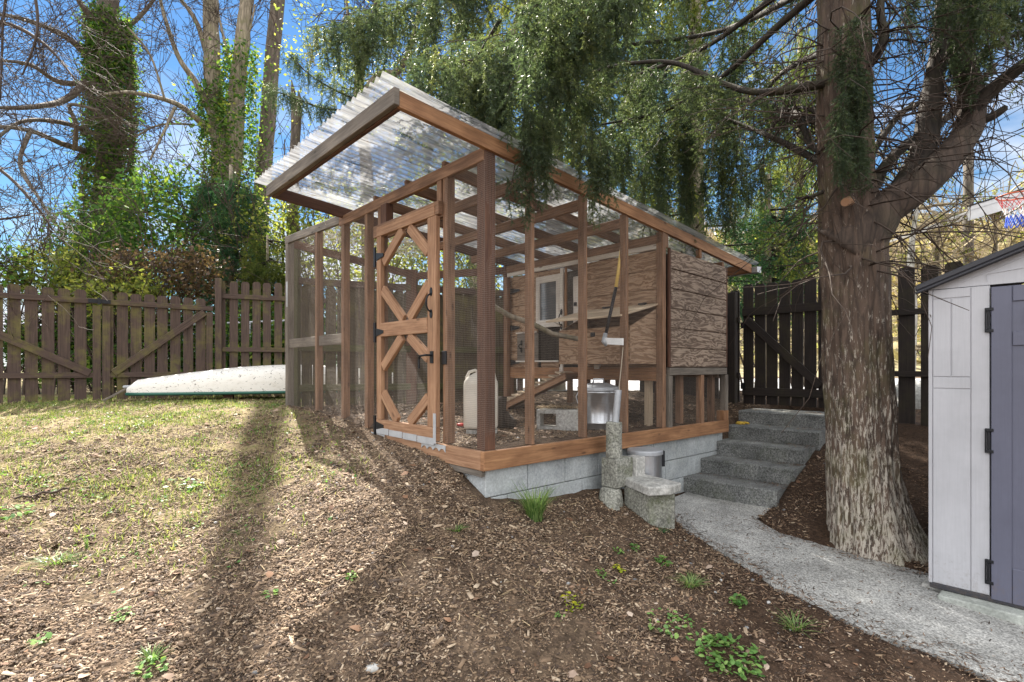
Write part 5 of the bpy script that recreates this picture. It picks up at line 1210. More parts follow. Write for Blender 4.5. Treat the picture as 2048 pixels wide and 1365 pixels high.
# 1: ivy-wrapped tree
t1 = empty('ivy_covered_tree', P(215, 735, 20.00) + zz * -.5, 'tall tree wrapped in dark ivy, leftmost of the two ivy trees, limbs reaching left', 'tree')
mb = MB(); tr = polytrunk(mb, [(205, 790, 20.00), (212, 600, 20.00), (216, 400, 20.00), (222, 200, 20.00), (218, 60, 20.00), (212, -100, 20.17), (205, -400, 20.50), (190, -800, 20.83)], .52, .24)
sg = Seg(); rb_ = random.Random(21)
def bare_limb(mb, sg, pl, r0, r1, ntw, tl, rng, minr=.006, depth=2, wig=.3, droop=.0, spread=.8):
    pts = polytrunk(mb, pl, r0, r1, 8)
    for k in range(ntw):
        i = rng.randint(2, len(pts) - 1); d0 = (pts[i] - pts[i - 1]).normalized(); d = d0 * .8 + Vector((rng.gauss(0, .8), rng.gauss(0, .5), rng.gauss(.1, .8)))
        sg.grow(pts[i], d, tl * rng.uniform(.4, 1.2), max(minr * 1.5, r1 * .5), depth, rng, droop, spread, wig, (2, 4), minr)
    return pts
for pl, r in (([(195, 130, 20.00), (140, 80, 19.17), (80, 50, 18.33), (0, 30, 17.50), (-90, 40, 16.67)], .08), ([(195, 165, 20.00), (120, 165, 19.17), (60, 130, 18.33), (-20, 120, 17.50)], .07), ([(190, 150, 20.00), (130, 200, 18.33), (60, 215, 16.67), (-30, 215, 15.83)], .09),
              ([(200, 310, 20.00), (130, 290, 18.33), (60, 262, 16.67), (-40, 250, 15.67)], .08), ([(195, 270, 20.00), (120, 245, 18.33), (40, 245, 16.67), (-30, 300, 15.00)], .06), ([(230, 70, 20.00), (170, 20, 19.17), (140, -30, 18.67)], .10), ([(240, 70, 20.00), (300, 10, 20.67), (340, -60, 21.00)], .06),
              ([(150, 300, 17.50), (152, 250, 17.00), (140, 210, 16.67), (200, 222, 16.50)], .05), ([(60, 262, 16.67), (40, 330, 16.00), (80, 400, 15.50), (110, 450, 15.33)], .04)):
    bare_limb(mb, sg, pl, r * 1.6, .035, 9, 2.4, rb_, .008)
mb.build('trunk', M['bark_pole'], t1, smooth=True); sg.build('twigs', M['twig'], t1)
iv = leaves_along(tr[:22], (.85, .6), 30000, nr_); iv2 = leaves_along(tr[:9], (2.0, 1.0), 7000, nr_, .25)
leaves('ivy', np.concatenate([iv, iv2]), .13, M['ivy'], t1)
# 2: two-stemmed tree
t2 = empty('twin_trunk_tree', P(450, 735, 20.00) + zz * -.5, 'pale two-stemmed tree with ivy at its foot, right of the first ivy tree', 'tree')
mb = MB(); sg = Seg(); A1 = polytrunk(mb, [(455, 790, 20.00), (450, 560, 20.00), (446, 400, 20.00), (440, 290, 20.00), (428, 200, 20.27), (424, 100, 20.53), (421, 0, 20.80), (420, -25, 20.9)], .40, .24)
A2 = polytrunk(mb, [(452, 600, 20.00), (458, 400, 20.00), (470, 290, 20.00), (475, 180, 20.00), (484, 80, 20.00), (493, 0, 20.00), (496, -85, 20), (480, -200, 20), (468, -320, 20), (455, -480, 20)], .36, .13)
for pl, r in (([(445, 290, 20.00), (400, 180, 20.00), (355, 110, 19.87), (320, 0, 19.73), (300, -90, 19.60)], .11), ([(430, 270, 20.00), (390, 235, 19.47), (345, 205, 18.93), (262, 185, 18.13), (200, 190, 17.33)], .10), ([(415, 110, 20.53), (395, 50, 20.40), (370, 10, 20.27), (340, -20, 20.00)], .09),
              ([(470, 180, 20.00), (455, 110, 20.27), (435, 20, 20.40), (420, -60, 20.53)], .05), ([(350, 215, 18.93), (325, 270, 18.67), (300, 320, 18.40)], .04), ([(390, 250, 19.73), (320, 250, 19.20), (270, 275, 18.67)], .03), ([(480, 140, 20.00), (500, 60, 20.00), (510, 10, 20.00)], .03), ([(330, 200, 18.67), (300, 110, 18.40), (255, 55, 18.13)], .03)):
    bare_limb(mb, sg, pl, r * 1.33, .03, 13, 2.1, rb_, .008)
mb.build('trunk', M['bark_grey'], t2, smooth=True); sg.build('twigs', M['twig'], t2)
iv = leaves_along(A1[:22], (.82, .48), 5500, nr_, .5); iv2 = leaves_along(A2[2:20], (.8, .48), 4200, nr_, .5); iv3 = leaves_along(A1[:12], (1.5, .75), 10000, nr_, .3)
leaves('ivy', np.concatenate([iv, iv2, iv3]), .13, M['ivy'], t2)
leaves('new_leaves', np.concatenate([leaves_along(A2[6:20], (.66, .55), 600, nr_, .6), leaves_along(A1[6:20], (.66, .5), 400, nr_, .6)]), .115, M['spring_leaf'], t2)
# 3: leaning bare trunk and 4: snag and a thin one
mb = MB(); sg = Seg(); a_ = polytrunk(mb, [(512, 800, 22.00), (522, 430, 22.00), (535, 250, 22.00), (546, 100, 22.00), (556, 0, 22.00), (558, -30, 22)], .34, .24, 12, .1)
for k in range(10): p = rb_.choice(a_[8:]); sg.grow(p, Vector((rb_.gauss(0, 1), rb_.gauss(0, .4), rb_.uniform(-.3, .5))), rb_.uniform(1, 2.4), .014, 1, rb_, .3, .7, .3, (2, 4), .006)
t3 = empty('leaning_tree', a_[0], 'slender bare leaning trunk standing against the blue sky left of the roof', 'tree'); mb.build('trunk', M['bark_pole'], t3, smooth=True); sg.build('twigs', M['twig'], t3)
mb = MB(); a_ = polytrunk(mb, [(585, 790, 13.5), (585, 500, 13.5), (586, 380, 13.5), (590, 300, 13.5), (593, 240, 13.5), (594, 196, 13.5)], .145, .115, 11, .25)
mb.tube([P(587, 200, 13.45), P(585, 178, 13.45), P(583, 160, 13.45)], [.09, .05, .01], 5); mb.tube([P(599, 200, 13.5), P(597, 182, 13.5)], [.06, .01], 5)
tag(mb.build('broken_snag', M['bark_pole'], smooth=True), 'dead broken-off trunk with a splintered top right of the leaning one', 'snag')
mb = MB(); polytrunk(mb, [(566, 780, 14), (566, 520, 14), (568, 390, 14), (569, 280, 14)], .05, .012, 7); tag(mb.build('thin_trunk', M['bark_pole'], smooth=True), 'very thin dead stem between the leaning trunk and the snag', 'tree')
# bushes behind the left fence
def bush(name, label, cat, px, py, Y, rad, ncl, per, cs, size, mat, stems=6, far=None, group=None, trunkmat='twig', hgt=None):
    c = P(px, py, Y); root = empty(name, (c.x, c.y, -.55), label, cat, group); pts = crown_pts(c, rad, ncl, per, cs, nr_)
    leaves('foliage', pts, size, M[mat], root); sg = Seg()
    for k in range(stems):
        d = Vector((nr_.normal(0, .35) * rad[0], nr_.normal(0, .35) * rad[1], 1.2 * rad[2] + (c.z + .5) * .5)); sg.grow((c.x + nr_.normal(0, .15), c.y + nr_.normal(0, .15), -.6), d, (c.z + .55 + rad[2] * .6), .03, 2, rb_, 0, .7, .2, (2, 4), .006)
    sg.build('stems', M[trunkmat], root); return root
bush('ivy_bush', 'rounded dark green ivy bush rising between the two ivy trees', 'bush', 315, 470, 12.5, (1.15, 1.0, 1.6), 95, 42, .2, .115, 'ivy')
bush('ivy_bush', 'loose ivy bush at the foot of the leftmost ivy tree', 'bush', 185, 520, 11.5, (1.0, .9, 1.1), 70, 38, .2, .11, 'ivy')
bush('laurel_bush', 'small sunlit green shrub low behind the far left gate', 'bush', 120, 560, 10.5, (.8, .7, .6), 60, 40, .12, .09, 'spring_leaf')
bush('brown_shrub', 'brownish leafed shrub above the right leaf of the picket gate', 'bush', 320, 555, 10.5, (1.3, .7, .55), 90, 40, .16, .075, 'red_leaf')
bush('yellow_green_shrub', 'yellow green shrub above the left gate beside the brown one', 'bush', 235, 590, 10.0, (.9, .6, .5), 50, 40, .12, .08, 'spring_leaf')
bush('shrub', 'pale budding shrub left of the roof corner behind the tall fence', 'bush', 545, 480, 13, (1.0, .8, 1.3), 70, 26, .25, .09, 'spring_leaf')
bush('shrub', 'sunny yellow leaved shrub seen through the open pen wire', 'bush', 700, 490, 13, (1.9, 1.2, 1.5), 150, 34, .3, .10, 'spring_leaf')
bush('shrub', 'yellow green shrub behind the screen door of the run', 'bush', 880, 500, 13.5, (1.7, 1.2, 1.9), 160, 34, .3, .10, 'spring_leaf')
bush('hedge_shrub', 'dark leafy shrub at the far left edge of the view', 'bush', -10, 540, 10, (.8, .7, .7), 30, 30, .2, .09, 'ivy')
# low hedge plants filling behind pickets
bush('ivy_hedge', 'dense low green growth behind the gate pickets and chain-link rail', 'hedge', 300, 700, 10.8, (3.2, .7, .75), 330, 45, .16, .10, 'ivy', 10)
bush('ivy_hedge', 'green growth behind the tall fence left of the coop', 'hedge', 620, 690, 11.2, (2.6, .5, .85), 220, 40, .16, .10, 'ivy', 8)
bush('ivy_hedge', 'green growth showing between the fence boards behind the middle of the run', 'hedge', 900, 690, 11.2, (1.9, .4, .85), 170, 40, .16, .10, 'spring_leaf', 6)
def conifer(name, label, px, py0, py1, Y, wid, n, mat, trunk_r=.2, L_=(.7, 1.2), seed=1, tilt=.7, cone=.75, cat='conifer', lo=.0):
    g_ = random.Random(seed); a = P(px, py0, Y); b = P(px, py1, Y); root = empty(name, (b.x, b.y, -.6), label, cat); mb = MB(); mb.tube([Vector((b.x, b.y, -.6)), Vector((a.x, a.y, a.z))], [trunk_r, trunk_r * .4], 10, wob=.15)
    mb.build('trunk', M['bark_grey'], root, smooth=True); it = []; sg = Seg(); 
    for k in range(n):
        f = g_.random(); z = b.z + (a.z - b.z) * f; an = g_.uniform(0, 6.28); rr_ = wid * (1 - cone * f) * math.sqrt(g_.random()); lay = math.floor(z / .7) * .7
        z2 = lay + .35 * (z - lay) - rr_ * .25 + g_.gauss(0, .12); it.append((b.x + rr_ * math.cos(an), b.y + rr_ * math.sin(an), z2, g_.uniform(*L_), min(1, max(0, g_.gauss(.45, .22)))))
        if k % 5 == 0: sg.add((b.x, b.y, z2 + .1), (b.x + rr_ * math.cos(an), b.y + rr_ * math.sin(an), z2), .03, .008)
    sprays('foliage', it, M[mat], root, TFAR, tilt); sg.build('limbs', M['bark_dark'], root); return root
conifer('cedar_tree', 'feathery dark cedar in front of the two-stemmed tree behind the tall fence', 462, 330, 600, 13, 1.3, 260, 'cedar', .1, (.5, .8), 31, .8, .5)
conifer('cedar_tree', 'small sunny cedar behind the tall fence next to the pen corner', 535, 470, 600, 12, .8, 150, 'needle_far', .06, (.4, .6), 32, .9, .4)
conifer('hemlock_tree', 'tall dark hemlock behind the middle of the roof', 1110, -300, 480, 12, 3.0, 420, 'needle_far', .24, (.7, 1.2), 33, .6, .45)
conifer('hemlock_tree', 'olive green hemlock behind the hen house roof and left of the big spruce', 1390, -250, 500, 11, 2.6, 330, 'needle_far', .22, (.6, 1.1), 34, .6, .4)
conifer('cedar_tree', 'bluish green cedar drooping over the dark gate', 1535, 350, 560, 10.5, 1.0, 240, 'cedar', .12, (.4, .7), 35, 1.0, .3)
conifer('hemlock_tree', 'distant hemlock between the big spruce and its left neighbour', 1600, 60, 520, 15, 1.6, 260, 'needle_far', .15, (.7, 1.1), 36, .8, .6)
# leafing deciduous trees behind the roof
for lab, trunks, cr_, sd_ in (('mossy leafing tree with crooked boughs behind the front roof corner', [([(735, 780, 13), (735, 400, 13), (722, 240, 13), (720, 150, 13), (745, 60, 13), (760, -60, 13)], .17), ([(722, 200, 13), (760, 150, 12.9), (800, 140, 12.8), (830, 60, 12.7), (850, -60, 12.6)], .10), ([(725, 150, 13), (700, 60, 13), (690, -40, 13)], .06)], [(760, 130, 13, (2.4, 1.5, 2.3), 110, 20)], 1),
                              ('yellow green leafing tree forking behind the middle of the roof', [([(955, 780, 12), (950, 400, 12), (965, 260, 12), (1000, 170, 12), (1030, 60, 12), (1060, -60, 12)], .15), ([(950, 290, 12), (900, 240, 12), (850, 200, 12), (820, 120, 12)], .09), ([(1000, 170, 12), (960, 90, 12), (900, 0, 12)], .06)], [(960, 250, 12.5, (2.2, 1.4, 1.9), 150, 30)], 2)):
    c = P(trunks[0][0][0][0], 740, trunks[0][0][0][2]); root = empty('leafing_tree', (c.x, c.y, -.6), lab, 'tree'); mb = MB(); sg = Seg()
    for pl, r in trunks:
        pts = polytrunk(mb, pl, r, r * .4, 9, .3)
        for k in range(22): p = rb_.choice(pts[3:]); sg.grow(p, Vector((rb_.gauss(0, 1), rb_.gauss(0, .5), rb_.gauss(.3, .6))), rb_.uniform(.6, 2.2), .016, 2, rb_, 0, .8, .35, (2, 4), .005)
    mb.build('trunk', M['bark_grey'], root, smooth=True); sg.build('twigs', M['twig'], root)
    for (px, py, Y, rad, ncl, per) in cr_: leaves('foliage', crown_pts(P(px, py, Y), rad, ncl, per, .28, nr_, .0), .075, M['spring_leaf'], root)
# near bare tree whose branches hang in at the left edge
nb_root = empty('bare_tree', P(-420, 740, 6.5) + zz * -.5, 'leafless tree at the left edge with thin dark twigs against the sky', 'tree'); mb = MB(); sg = Seg()
polytrunk(mb, [(-420, 900, 6.5), (-410, 500, 6.5), (-380, 200, 6.5), (-300, -200, 6.5), (-260, -500, 6.5)], .22, .14)
for pl, r in (([(-390, 250, 6.5), (-250, 150, 6.5), (-120, 60, 6.5), (0, 45, 6.4), (90, 90, 6.3), (150, 160, 6.2)], .05), ([(-400, 420, 6.5), (-250, 330, 6.5), (-100, 290, 6.4), (0, 340, 6.3), (70, 410, 6.2), (105, 460, 6.2)], .04), ([(-330, -50, 6.5), (-150, -100, 6.5), (0, -60, 6.4), (5, 60, 6.3), (0, 200, 6.3)], .03),
              ([(-300, -200, 6.5), (0, -160, 6.4), (60, -40, 6.3), (75, 60, 6.2), (45, 150, 6.2)], .03), ([(-250, 330, 6.5), (-120, 420, 6.4), (-30, 440, 6.3), (60, 430, 6.2)], .03)):
    bare_limb(mb, sg, pl, r, .008, 22, .8, rb_, .0028, 2, .4, .1)
mb.build('trunk', M['twig'], nb_root, smooth=True); sg.build('twigs', M['twig'], nb_root)
# bare and mossy trees on the right
def bare_tree(label, px, pyb, Y, hgt, r, mat, tm, n, seed, lean=0.0, leafm=None, minr=.006):
    g_ = random.Random(seed); b = P(px, pyb, Y); b.z = gz(b.x, b.y) - .1; root = empty('bare_tree', b, label, 'tree'); mb = MB(); sg = Seg(); pts = [b + Vector((lean * f * hgt + g_.gauss(0, .05), 0, hgt * f)) for f in (0, .2, .4, .6, .8, 1)]
    pts = spline(pts, 4); mb.tube(pts, [r * (1 - .8 * i / (len(pts) - 1)) for i in range(len(pts))], 9, wob=.2)
    for k in range(n):
        i = g_.randint(5, len(pts) - 1); sg.grow(pts[i], Vector((g_.gauss(0, 1), g_.gauss(0, .6), g_.uniform(-.1, .9))), hgt * g_.uniform(.18, .4), r * .3, 3 if hgt < 7 else 2, g_, 0, .75, .35, (2, 4), minr)
    mb.build('trunk', M[mat], root, smooth=True); sg.build('twigs', M[tm], root)
    if leafm: a = np.array(sg.a)[:, 3:6]; a = a[nr_.rand(len(a)) < .5]; leaves('buds', a, .07, M[leafm], root)
bare_tree('white-barked bare birch behind the dark fence right of the big trunk', 1815, 760, 12, 4.3, .16, 'bark_birch', 'twig_pale', 12, 61, .04)
bare_tree('mossy bare tree with crooked limbs just left of the utility pole', 1868, 760, 13, 4.4, .12, 'bark_grey', 'twig_pale', 14, 62, .05, 'spring_leaf')
bare_tree('mossy bare tree below the basketball hoop', 1985, 740, 12, 4.2, .10, 'bark_grey', 'twig_pale', 16, 63, .0, 'spring_leaf')
bare_tree('pale stemmed bare tree over the dark gate left of the big trunk', 1525, 760, 16, 4.8, .16, 'bark_grey', 'twig_pale', 14, 64, .02)
bare_tree('low budding tree right behind the dark gate pickets', 1600, 760, 13, 3.6, .07, 'bark_grey', 'twig_pale', 14, 65, -.05, 'spring_leaf')
bush('shrub', 'small leafy shrub just above the pickets beside the house eave', 'bush', 1500, 545, 12, (.55, .5, .35), 40, 30, .1, .07, 'ivy', 4)
bush('shrub', 'yellowish shrub above the dark gate pickets left of the big trunk', 'bush', 1590, 530, 14, (1.0, .6, .6), 50, 22, .2, .08, 'spring_leaf', 6)
# far woods on the hill: one mass
sg = Seg(); gh = random.Random(77)
for k in range(520):
    x = gh.uniform(6, 75); y = gh.uniform(38, 78); z = gz(x, y)
    sg.grow((x, y, z - .3), (gh.gauss(0, .1), 0, 1), gh.uniform(2.5, 5), .09, 1, gh, 0, .55, .15, (4, 7), .03)
tag(sg.build('hillside_woods', M['twig_pale']), kind='stuff')
sc_p = []
for k in range(9000): x = gh.uniform(4, 78); y = gh.uniform(36, 80); sc_p.append((x, y, gz(x, y) + gh.uniform(0, 1.2)))
tag(leaves('hillside_scrub', np.array(sc_p), .9, mat_leaf('dry_scrub', [(0, (.20, .15, .07)), (.5, (.36, .29, .15)), (.85, (.46, .40, .24)), (1, (.20, .24, .07))], .3)), kind='stuff')

# ---------------------------------------------------------------- ground cover
def sample(n, x0, x1, y0, y1, fn, rng=rs):
    x = rng.uniform(x0, x1, n); y = rng.uniform(y0, y1, n); m = (np.abs(x) < y * 1.2 + 1.0) & ~in_poly(x, y, path_poly()); t = (x - C0.x) * U.x + (y - C0.y) * U.y; w = (x - C0.x) * V.x + (y - C0.y) * V.y
    m &= ~((t > -.06) & (t < 3.4) & (w > -.06) & (w < .22)); a = (x - STEP_O.x) * SA.x + (y - STEP_O.y) * SA.y; e = (x - STEP_O.x) * SE.x + (y - STEP_O.y) * SE.y; m &= ~in_poly(x, y, PAD); m &= ~((a > -.02) & (a < 2.4) & (e > -.12) & (e < SW + .02))
    m &= ~(((x - 2.6) ** 2 + (y - 4.02) ** 2) < .115); s_ = (x - SH.x) * -V.x + (y - SH.y) * -V.y; d_ = (x - SH.x) * U.x + (y - SH.y) * U.y; m &= ~((s_ > -.05) & (d_ > -.1) & (d_ < 1.3) & (s_ < 2.1))
    m &= rng.rand(n) < fn(x, y); x, y = x[m], y[m]; return x, y, ground_z(x, y) + .022 * (vnoise(x, y, 5, 1) - .5) + .016 * (vnoise(x, y, 13, 2) - .5)
def chips(name, n, area, fn, lx, wy, hz, tilt, mat, lift=.004, bias=None):
    x, y, z = sample(n, *area, fn); k = len(x); tv = np.array([(-.5, -.5, 0), (.5, -.42, 0), (.46, .5, 0), (-.5, .4, 0), (-.46, -.42, 1), (.44, -.4, 1), (.40, .4, 1), (-.44, .36, 1)])
    tf = [(4, 5, 6, 7), (0, 1, 5, 4), (1, 2, 6, 5), (2, 3, 7, 6), (3, 0, 4, 7)]; L0 = rs.rand(k) ** 1.8
    S = np.stack([lx[0] + (lx[1] - lx[0]) * L0, wy[0] + (wy[1] - wy[0]) * rs.rand(k) * (.3 + .7 * L0), hz * (.5 + rs.rand(k))], -1)
    r = rs.rand(k) ** 1.25; r = np.clip(r + (bias(x, y) if bias else 0), 0, 1)
    return tag(scatter(name, tv, tf, np.stack([x, y, z + lift * rs.rand(k)], -1), rots(k, tilt), S, r, mat), kind='stuff')
open_f = lambda x, y: np.clip(1 - .62 * lawn_f(x, y), 0, 1) * (1 - .86 * dark_f(x, y)) * np.clip(.5 + 1.1 * vnoise(x, y, 2.2, 8), 0, 1)
chips('wood_chips', 140000, (-5, 3, 1.7, 4.6), open_f, (.007, .036), (.004, .014), .004, .7, M['chips'])
chips('wood_shreds', 120000, (-5.2, 3, 1.7, 5.2), lambda x, y: (1 - .6 * lawn_f(x, y)) * (1 - .75 * dark_f(x, y)), (.010, .045), (.0015, .004), .003, .9, M['chips'])
chips('large_wood_chips', 1500, (-4, 3, 1.8, 5), open_f, (.035, .075), (.012, .028), .007, .5, M['chips'])
chips('wood_chips', 30000, (-5.5, 3.4, 4.2, 7.6), open_f, (.008, .042), (.005, .017), .004, .7, M['chips'])
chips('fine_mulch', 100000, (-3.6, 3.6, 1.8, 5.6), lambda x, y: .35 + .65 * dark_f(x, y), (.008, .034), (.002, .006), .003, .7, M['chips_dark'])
chips('run_litter', 17000, (-3.5, 3.2, 3.6, 9.3), lambda x, y: np.where(((x - C0.x) * U.x + (y - C0.y) * U.y > .03) & ((x - C0.x) * V.x + (y - C0.y) * V.y > .22), 1.0, 0), (.015, .06), (.004, .014), .005, .6, M['chips'], bias=lambda x, y: -.12)
x, y, z = sample(2600, -5, 3.3, 1.9, 7.5, lambda x, y: .25 + .5 * vnoise(x, y, 1.5, 9)); k = len(x)
tv = [(-.5, 0, 0), (-.15, -.3, .12), (.3, -.25, .02), (.5, 0, .1), (.2, .32, .14), (-.2, .28, .03)]
tag(scatter('dead_leaves', tv, [(0, 1, 4, 5), (1, 2, 3, 4)], np.stack([x, y, z + .008], -1), rots(k, .7), .02 + .045 * rs.rand(k) ** 2, rs.rand(k), M['dead_leaf']), kind='stuff')
sv = []; sf = []; 
for i, (h, r) in enumerate(((0, .42), (.25, .5), (.42, .3))):
    for j in range(6): a = j * math.pi / 3 + i * .3; sv.append((r * math.cos(a), r * .75 * math.sin(a), h))
for i in range(2):
    for j in range(6): sf.append((i * 6 + j, i * 6 + (j + 1) % 6, i * 6 + 6 + (j + 1) % 6, i * 6 + 6 + j))
sf += [(12, 13, 14, 15), (12, 15, 16, 17)]
x, y, z = sample(700, -3, 3.3, 1.9, 5.2, lambda x, y: .3 + .7 * dark_f(x, y)); k = len(x); tag(scatter('pebbles', sv, sf, np.stack([x, y, z - .002], -1), rots(k, .3), .008 + .026 * rs.rand(k) ** 3, rs.rand(k), M['stone']), kind='stuff')
BV = [(-.05, 0, 0), (.05, 0, 0), (.035, .12, .55), (-.035, .12, .55), (0, .42, 1)]
def blades(name, x, y, z, h, mat, tilt=.6, parent=None, wd=1.0):
    k = len(x); tv = np.array(BV) * (wd, 1, 1); tf = [(0, 1, 2), (0, 2, 3), (3, 2, 4)]; return scatter(name, tv, tf, np.stack([x, y, z - .003], -1), rots(k, tilt), h * (.5 + rs.rand(k)), rs.rand(k), M[mat], parent)
lf = lambda x, y: lawn_f(x, y) * np.clip(3.2 * (vnoise(x, y, 3.2, 10) * .6 + vnoise(x, y, 9, 11) * .4 - .36), .12, 1)
x, y, z = sample(140000, -9, 0, 2.8, 8.3, lf); tag(blades('lawn_grass', x, y, z, .036, 'grass', .9, None, 1.5), kind='stuff')
x, y, z = sample(34000, -7.5, .2, 2.6, 7.8, lambda x, y: lf(x, y) * np.clip(4 * (vnoise(x, y, 6, 12) - .45), 0, 1)); k = len(x)
tag(scatter('lawn_clover', LEAF_V, LEAF_F, np.stack([x, y, z + .012], -1), rots(k, .9), .016 + .02 * rs.rand(k), rs.rand(k), M['weed']), kind='stuff')
x, y, z = sample(22000, -7, .5, 2.6, 7.8, lambda x, y: .25 + .75 * lawn_f(x, y)); k = len(x)
tag(scatter('dry_grass_bits', [(-.5, -.03, 0), (.5, -.03, .1), (.5, .03, .1), (-.5, .03, 0)], [(0, 1, 2, 3)], np.stack([x, y, z + .01], -1), rots(k, .6), .03 + .05 * rs.rand(k), rs.rand(k), M['straw']), kind='stuff')
# litter blown on the path and the steps
k = 5200; fx = rs.rand(k); ii = np.clip((fx * 69).astype(int), 0, 68); lr = PATH_L; rr_a = PATH_R; e_ = np.clip(np.where(rs.rand(k) < .75, np.where(rs.rand(k) < .5, np.abs(rs.normal(0, .07, k)), 1 - np.abs(rs.normal(0, .07, k))), rs.rand(k)), .0, 1)
pz = lr[ii] * (1 - e_)[:, None] + rr_a[ii] * e_[:, None] + np.stack([rs.normal(0, .02, k), rs.normal(0, .02, k), np.full(k, .003)], -1)
tag(scatter('path_litter', [(-.5, -.09, 0), (.5, -.07, .08), (.5, .07, .1), (-.5, .09, .02)], [(0, 1, 2, 3)], pz, rots(k, .4), .006 + .028 * rs.rand(k) ** 2, rs.rand(k), M['chips_dark']), kind='stuff')
sp_ = []
for k_ in range(1500):
    i = rs.randint(0, 5); a_ = rs.beta(3, 1.2) * .30 + .02; e__ = rs.rand() ** 1.3 * SW; e__ = e__ if rs.rand() < .5 else SW - e__ * .3
    q = STEP_O + SA * (TREAD * i + a_) + SE * e__; sp_.append((q.x, q.y, SZ0 + RISE * (i + 1) - .004 * i + .005))
tag(scatter('step_litter', [(-.5, -.09, 0), (.5, -.07, .08), (.5, .07, .1), (-.5, .09, .02)], [(0, 1, 2, 3)], np.array(sp_), rots(1500, .4), .006 + .03 * rs.rand(1500) ** 2, rs.rand(1500), M['chips_dark']), kind='stuff')
# straw on the hollow block
k = 260; tag(scatter('straw', [(-.5, -.025, 0), (.5, -.025, .05), (.5, .025, .05), (-.5, .025, 0)], [(0, 1, 2, 3)], np.stack([kc.x + rs.uniform(-.19, .19, k), kc.y + rs.uniform(-.02, .16, k), np.full(k, kz + .192) + rs.rand(k) * .02], -1), rots(k, .5), .05 + .06 * rs.rand(k), rs.rand(k), M['straw']), kind='stuff')

# ---------------------------------------------------------------- single plants
def tuft(px, py, n, h, spread, label, mat='grass_tuft', name='grass_tuft', cat='grass tuft', droop=.9, wd=.35):
    c = hit(px, py); k = n; a = rs.rand(k) * 6.28; r_ = spread * .25 * np.sqrt(rs.rand(k)); vs = []; fs = []; rn = []
    for i in range(k):
        b = np.array([c.x + r_[i] * math.cos(a[i]), c.y + r_[i] * math.sin(a[i]), c.z - .005]); an = a[i] + rs.normal(0, .5); o = np.array([math.cos(an), math.sin(an), 0]); s_ = np.array([-o[1], o[0], 0]) * .0035 * wd / .35
        L_ = h * rs.uniform(.55, 1.1); out = spread * rs.uniform(.2, 1.0); base = len(vs); m = 5
        for j in range(m):
            f = j / (m - 1); p = b + o * out * f ** 1.6 + np.array([0, 0, L_ * (f - droop * .42 * f * f * rs.uniform(.8, 1.2))]); w = s_ * (1 - f * .85); vs += [p - w, p + w]
            rn += [.3 + .7 * rs.rand()] * 2
        for j in range(m - 1): fs.append((base + 2 * j, base + 2 * j + 1, base + 2 * j + 3, base + 2 * j + 2))
    o = np_mesh(name, vs, fs, M[mat], None, rn); tag(o, label, cat)
tuft(1070, 1042, 230, .34, .20, 'large drooping grass tuft below the block wall', )
tuft(1380, 1176, 110, .10, .13, 'mid sized bright grass tuft in the mulch below the path'); tuft(1590, 1262, 70, .10, .13, 'sparse pale grass tuft in the dark mulch nearest the path')
tuft(912, 1064, 50, .05, .09, 'small feathery greyish tuft left of the drooping grass'); tuft(1322, 1068, 50, .05, .09, 'bluish feathery sprig below the seat slab', 'cedar')
tuft(110, 1130, 60, .07, .16, 'wispy grass patch in the lower left mulch'); tuft(303, 1325, 50, .08, .08, 'grass tuft at the bottom edge on the left side'); tuft(174, 1100, 14, .13, .03, 'single upright grass sprig on the left lawn edge'); tuft(482, 1065, 30, .03, .10, 'thin low grass wisp at the edge of the long trunk shadow')
def weedp(px, py, n, sp, size, label, mat='weed', name='leafy_weed', cat='weed', hh=.04, ell=1.0):
    c = hit(px, py); k = n; a = rs.rand(k) * 6.28; r_ = sp * np.sqrt(rs.rand(k)); x = c.x + r_ * np.cos(a) * ell; y = c.y + r_ * np.sin(a); z = ground_z(x, y) + hh * rs.rand(k) * (1 - .6 * r_ / sp) + .006
    ti = rots(k, .75); tv = [(-.5, 0, 0), (-.1, -.3, .07), (.35, -.24, .05), (.5, 0, .0), (.35, .24, .05), (-.1, .3, .07)]; vs = scatter(name, tv, [(0, 1, 4, 5), (1, 2, 3, 4)], np.stack([x, y, z], -1), ti, size * (.6 + .8 * rs.rand(k)), rs.rand(k), M[mat])
    tag(vs, label, cat)
weedp(1462, 1322, 230, .145, .031, 'broad bluish green leafy patch, biggest plant at the bottom edge', hh=.07, ell=1.1)
weedp(1352, 1256, 80, .11, .025, 'spreading low leafy plant above the biggest leafy patch', hh=.03, ell=1.5)
weedp(1475, 1214, 42, .045, .03, 'small upright lime green seedling right of the bright grass tuft', hh=.07)
weedp(1328, 1130, 30, .05, .032, 'cluster of round green leaves below the feathery sprig', hh=.04)
weedp(1268, 1102, 16, .035, .028, 'tiny green leaf cluster, right one of the pair in the mulch', hh=.03); weedp(1235, 1106, 16, .04, .024, 'tiny green leaf cluster, left one of the pair in the mulch', hh=.03)
weedp(1237, 1143, 18, .035, .026, 'bright lime leaf clump above the yellow flowers', 'lime', hh=.03); weedp(1203, 1149, 18, .04, .02, 'pale lime leaf clump left of the bright one', hh=.03); weedp(1220, 1166, 10, .04, .02, 'little green sprout under the two lime clumps', hh=.02)
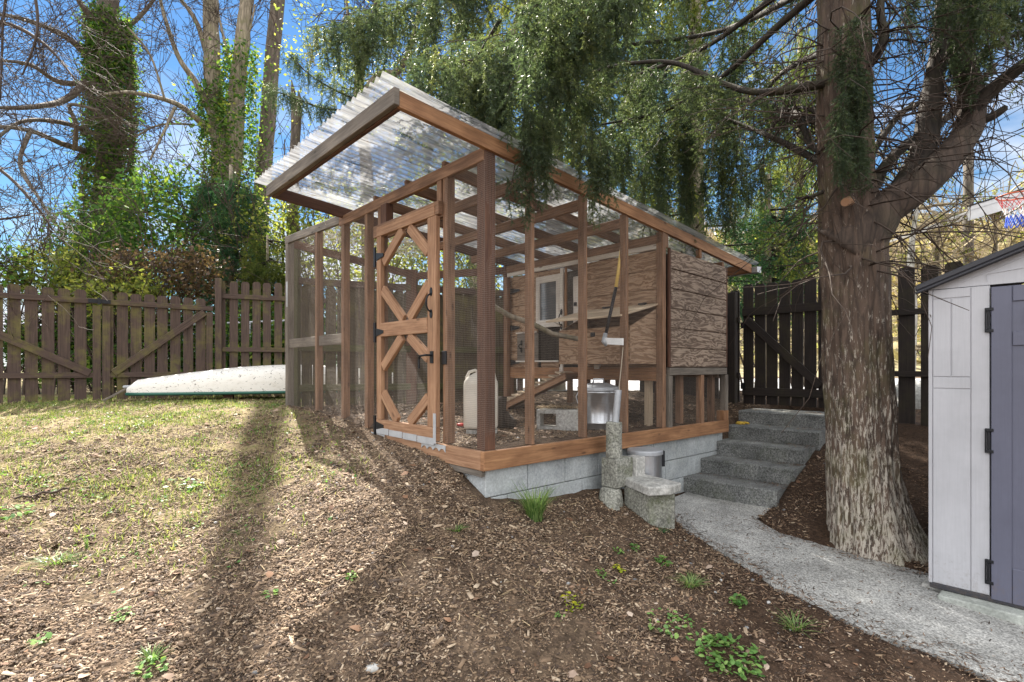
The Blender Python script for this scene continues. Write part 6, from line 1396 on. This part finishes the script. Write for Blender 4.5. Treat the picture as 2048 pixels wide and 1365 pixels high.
weedp(1142, 1212, 46, .06, .022, 'yellow flowering low plant amid the wood chips', 'lime', 'yellow_flower_plant', 'flower', .07); weedp(1165, 1192, 18, .06, .02, 'reddish green sprig touching the yellow flowers', 'dead_leaf', hh=.08)
weedp(703, 1160, 20, .03, .024, 'small green weed in the wood chips left of centre', hh=.04); weedp(540, 1198, 20, .035, .024, 'small green weed inside the long shadow', hh=.03); weedp(246, 1240, 24, .05, .024, 'yellowish weed in the lower left mulch', hh=.04)
weedp(80, 1290, 14, .04, .03, 'dark weed near the lower left corner'); weedp(1120, 1240, 12, .03, .02, 'tiny sprout just below the yellow flowers', hh=.02); weedp(365, 975, 60, .10, .03, 'light green weed on the lawn below the canoe', hh=.05, ell=1.5); weedp(10, 1035, 60, .14, .035, 'bright green weed patch at the left edge', hh=.05); weedp(300, 1345, 30, .06, .028, 'green weed at the bottom edge under the grass tuft', hh=.04)
c = hit(745, 1338); mb = MB().lathe(c - zz * .01, [(0, 0), (.030, .0), (.034, .012), (.026, .024), (0, .028)], 12); tag(mb.build('smooth_stone', M['conc_slab'], smooth=True), 'smooth grey stone at the bottom edge left of centre', 'stone')
sg = Seg(); c = hit(30, 1005); e2 = hit(140, 985); 
for i in range(8): sg.add(c.lerp(e2, i / 8) + zz * (.02 + .01 * math.sin(i * 2)), c.lerp(e2, (i + 1) / 8) + zz * (.02 + .01 * math.sin(i * 2 + 2)), .008, .007)
tag(sg.build('fallen_stick', M['twig'], None, 6), 'crooked fallen stick on the lawn at the left edge', 'stick')
tg = Seg(); 
for k in range(260): 
    p = Vector((Kp.x + gl.uniform(-1.0, .4), Kp.y - gl.uniform(.2, 1.8), 1.50 + gl.gauss(0, .05))); 
    tt, ww = to_tw(p.x, p.y)
    if tt > .1 and ww > 2.3: tg.grow(p, (gl.gauss(0, 1), gl.gauss(0, 1), gl.gauss(0, .15)), gl.uniform(.1, .3), .003, 1, gl, 0, .7, .3, (1, 2), .0015)
tag(tg.build('net_debris', M['twig_pale']), kind='stuff')
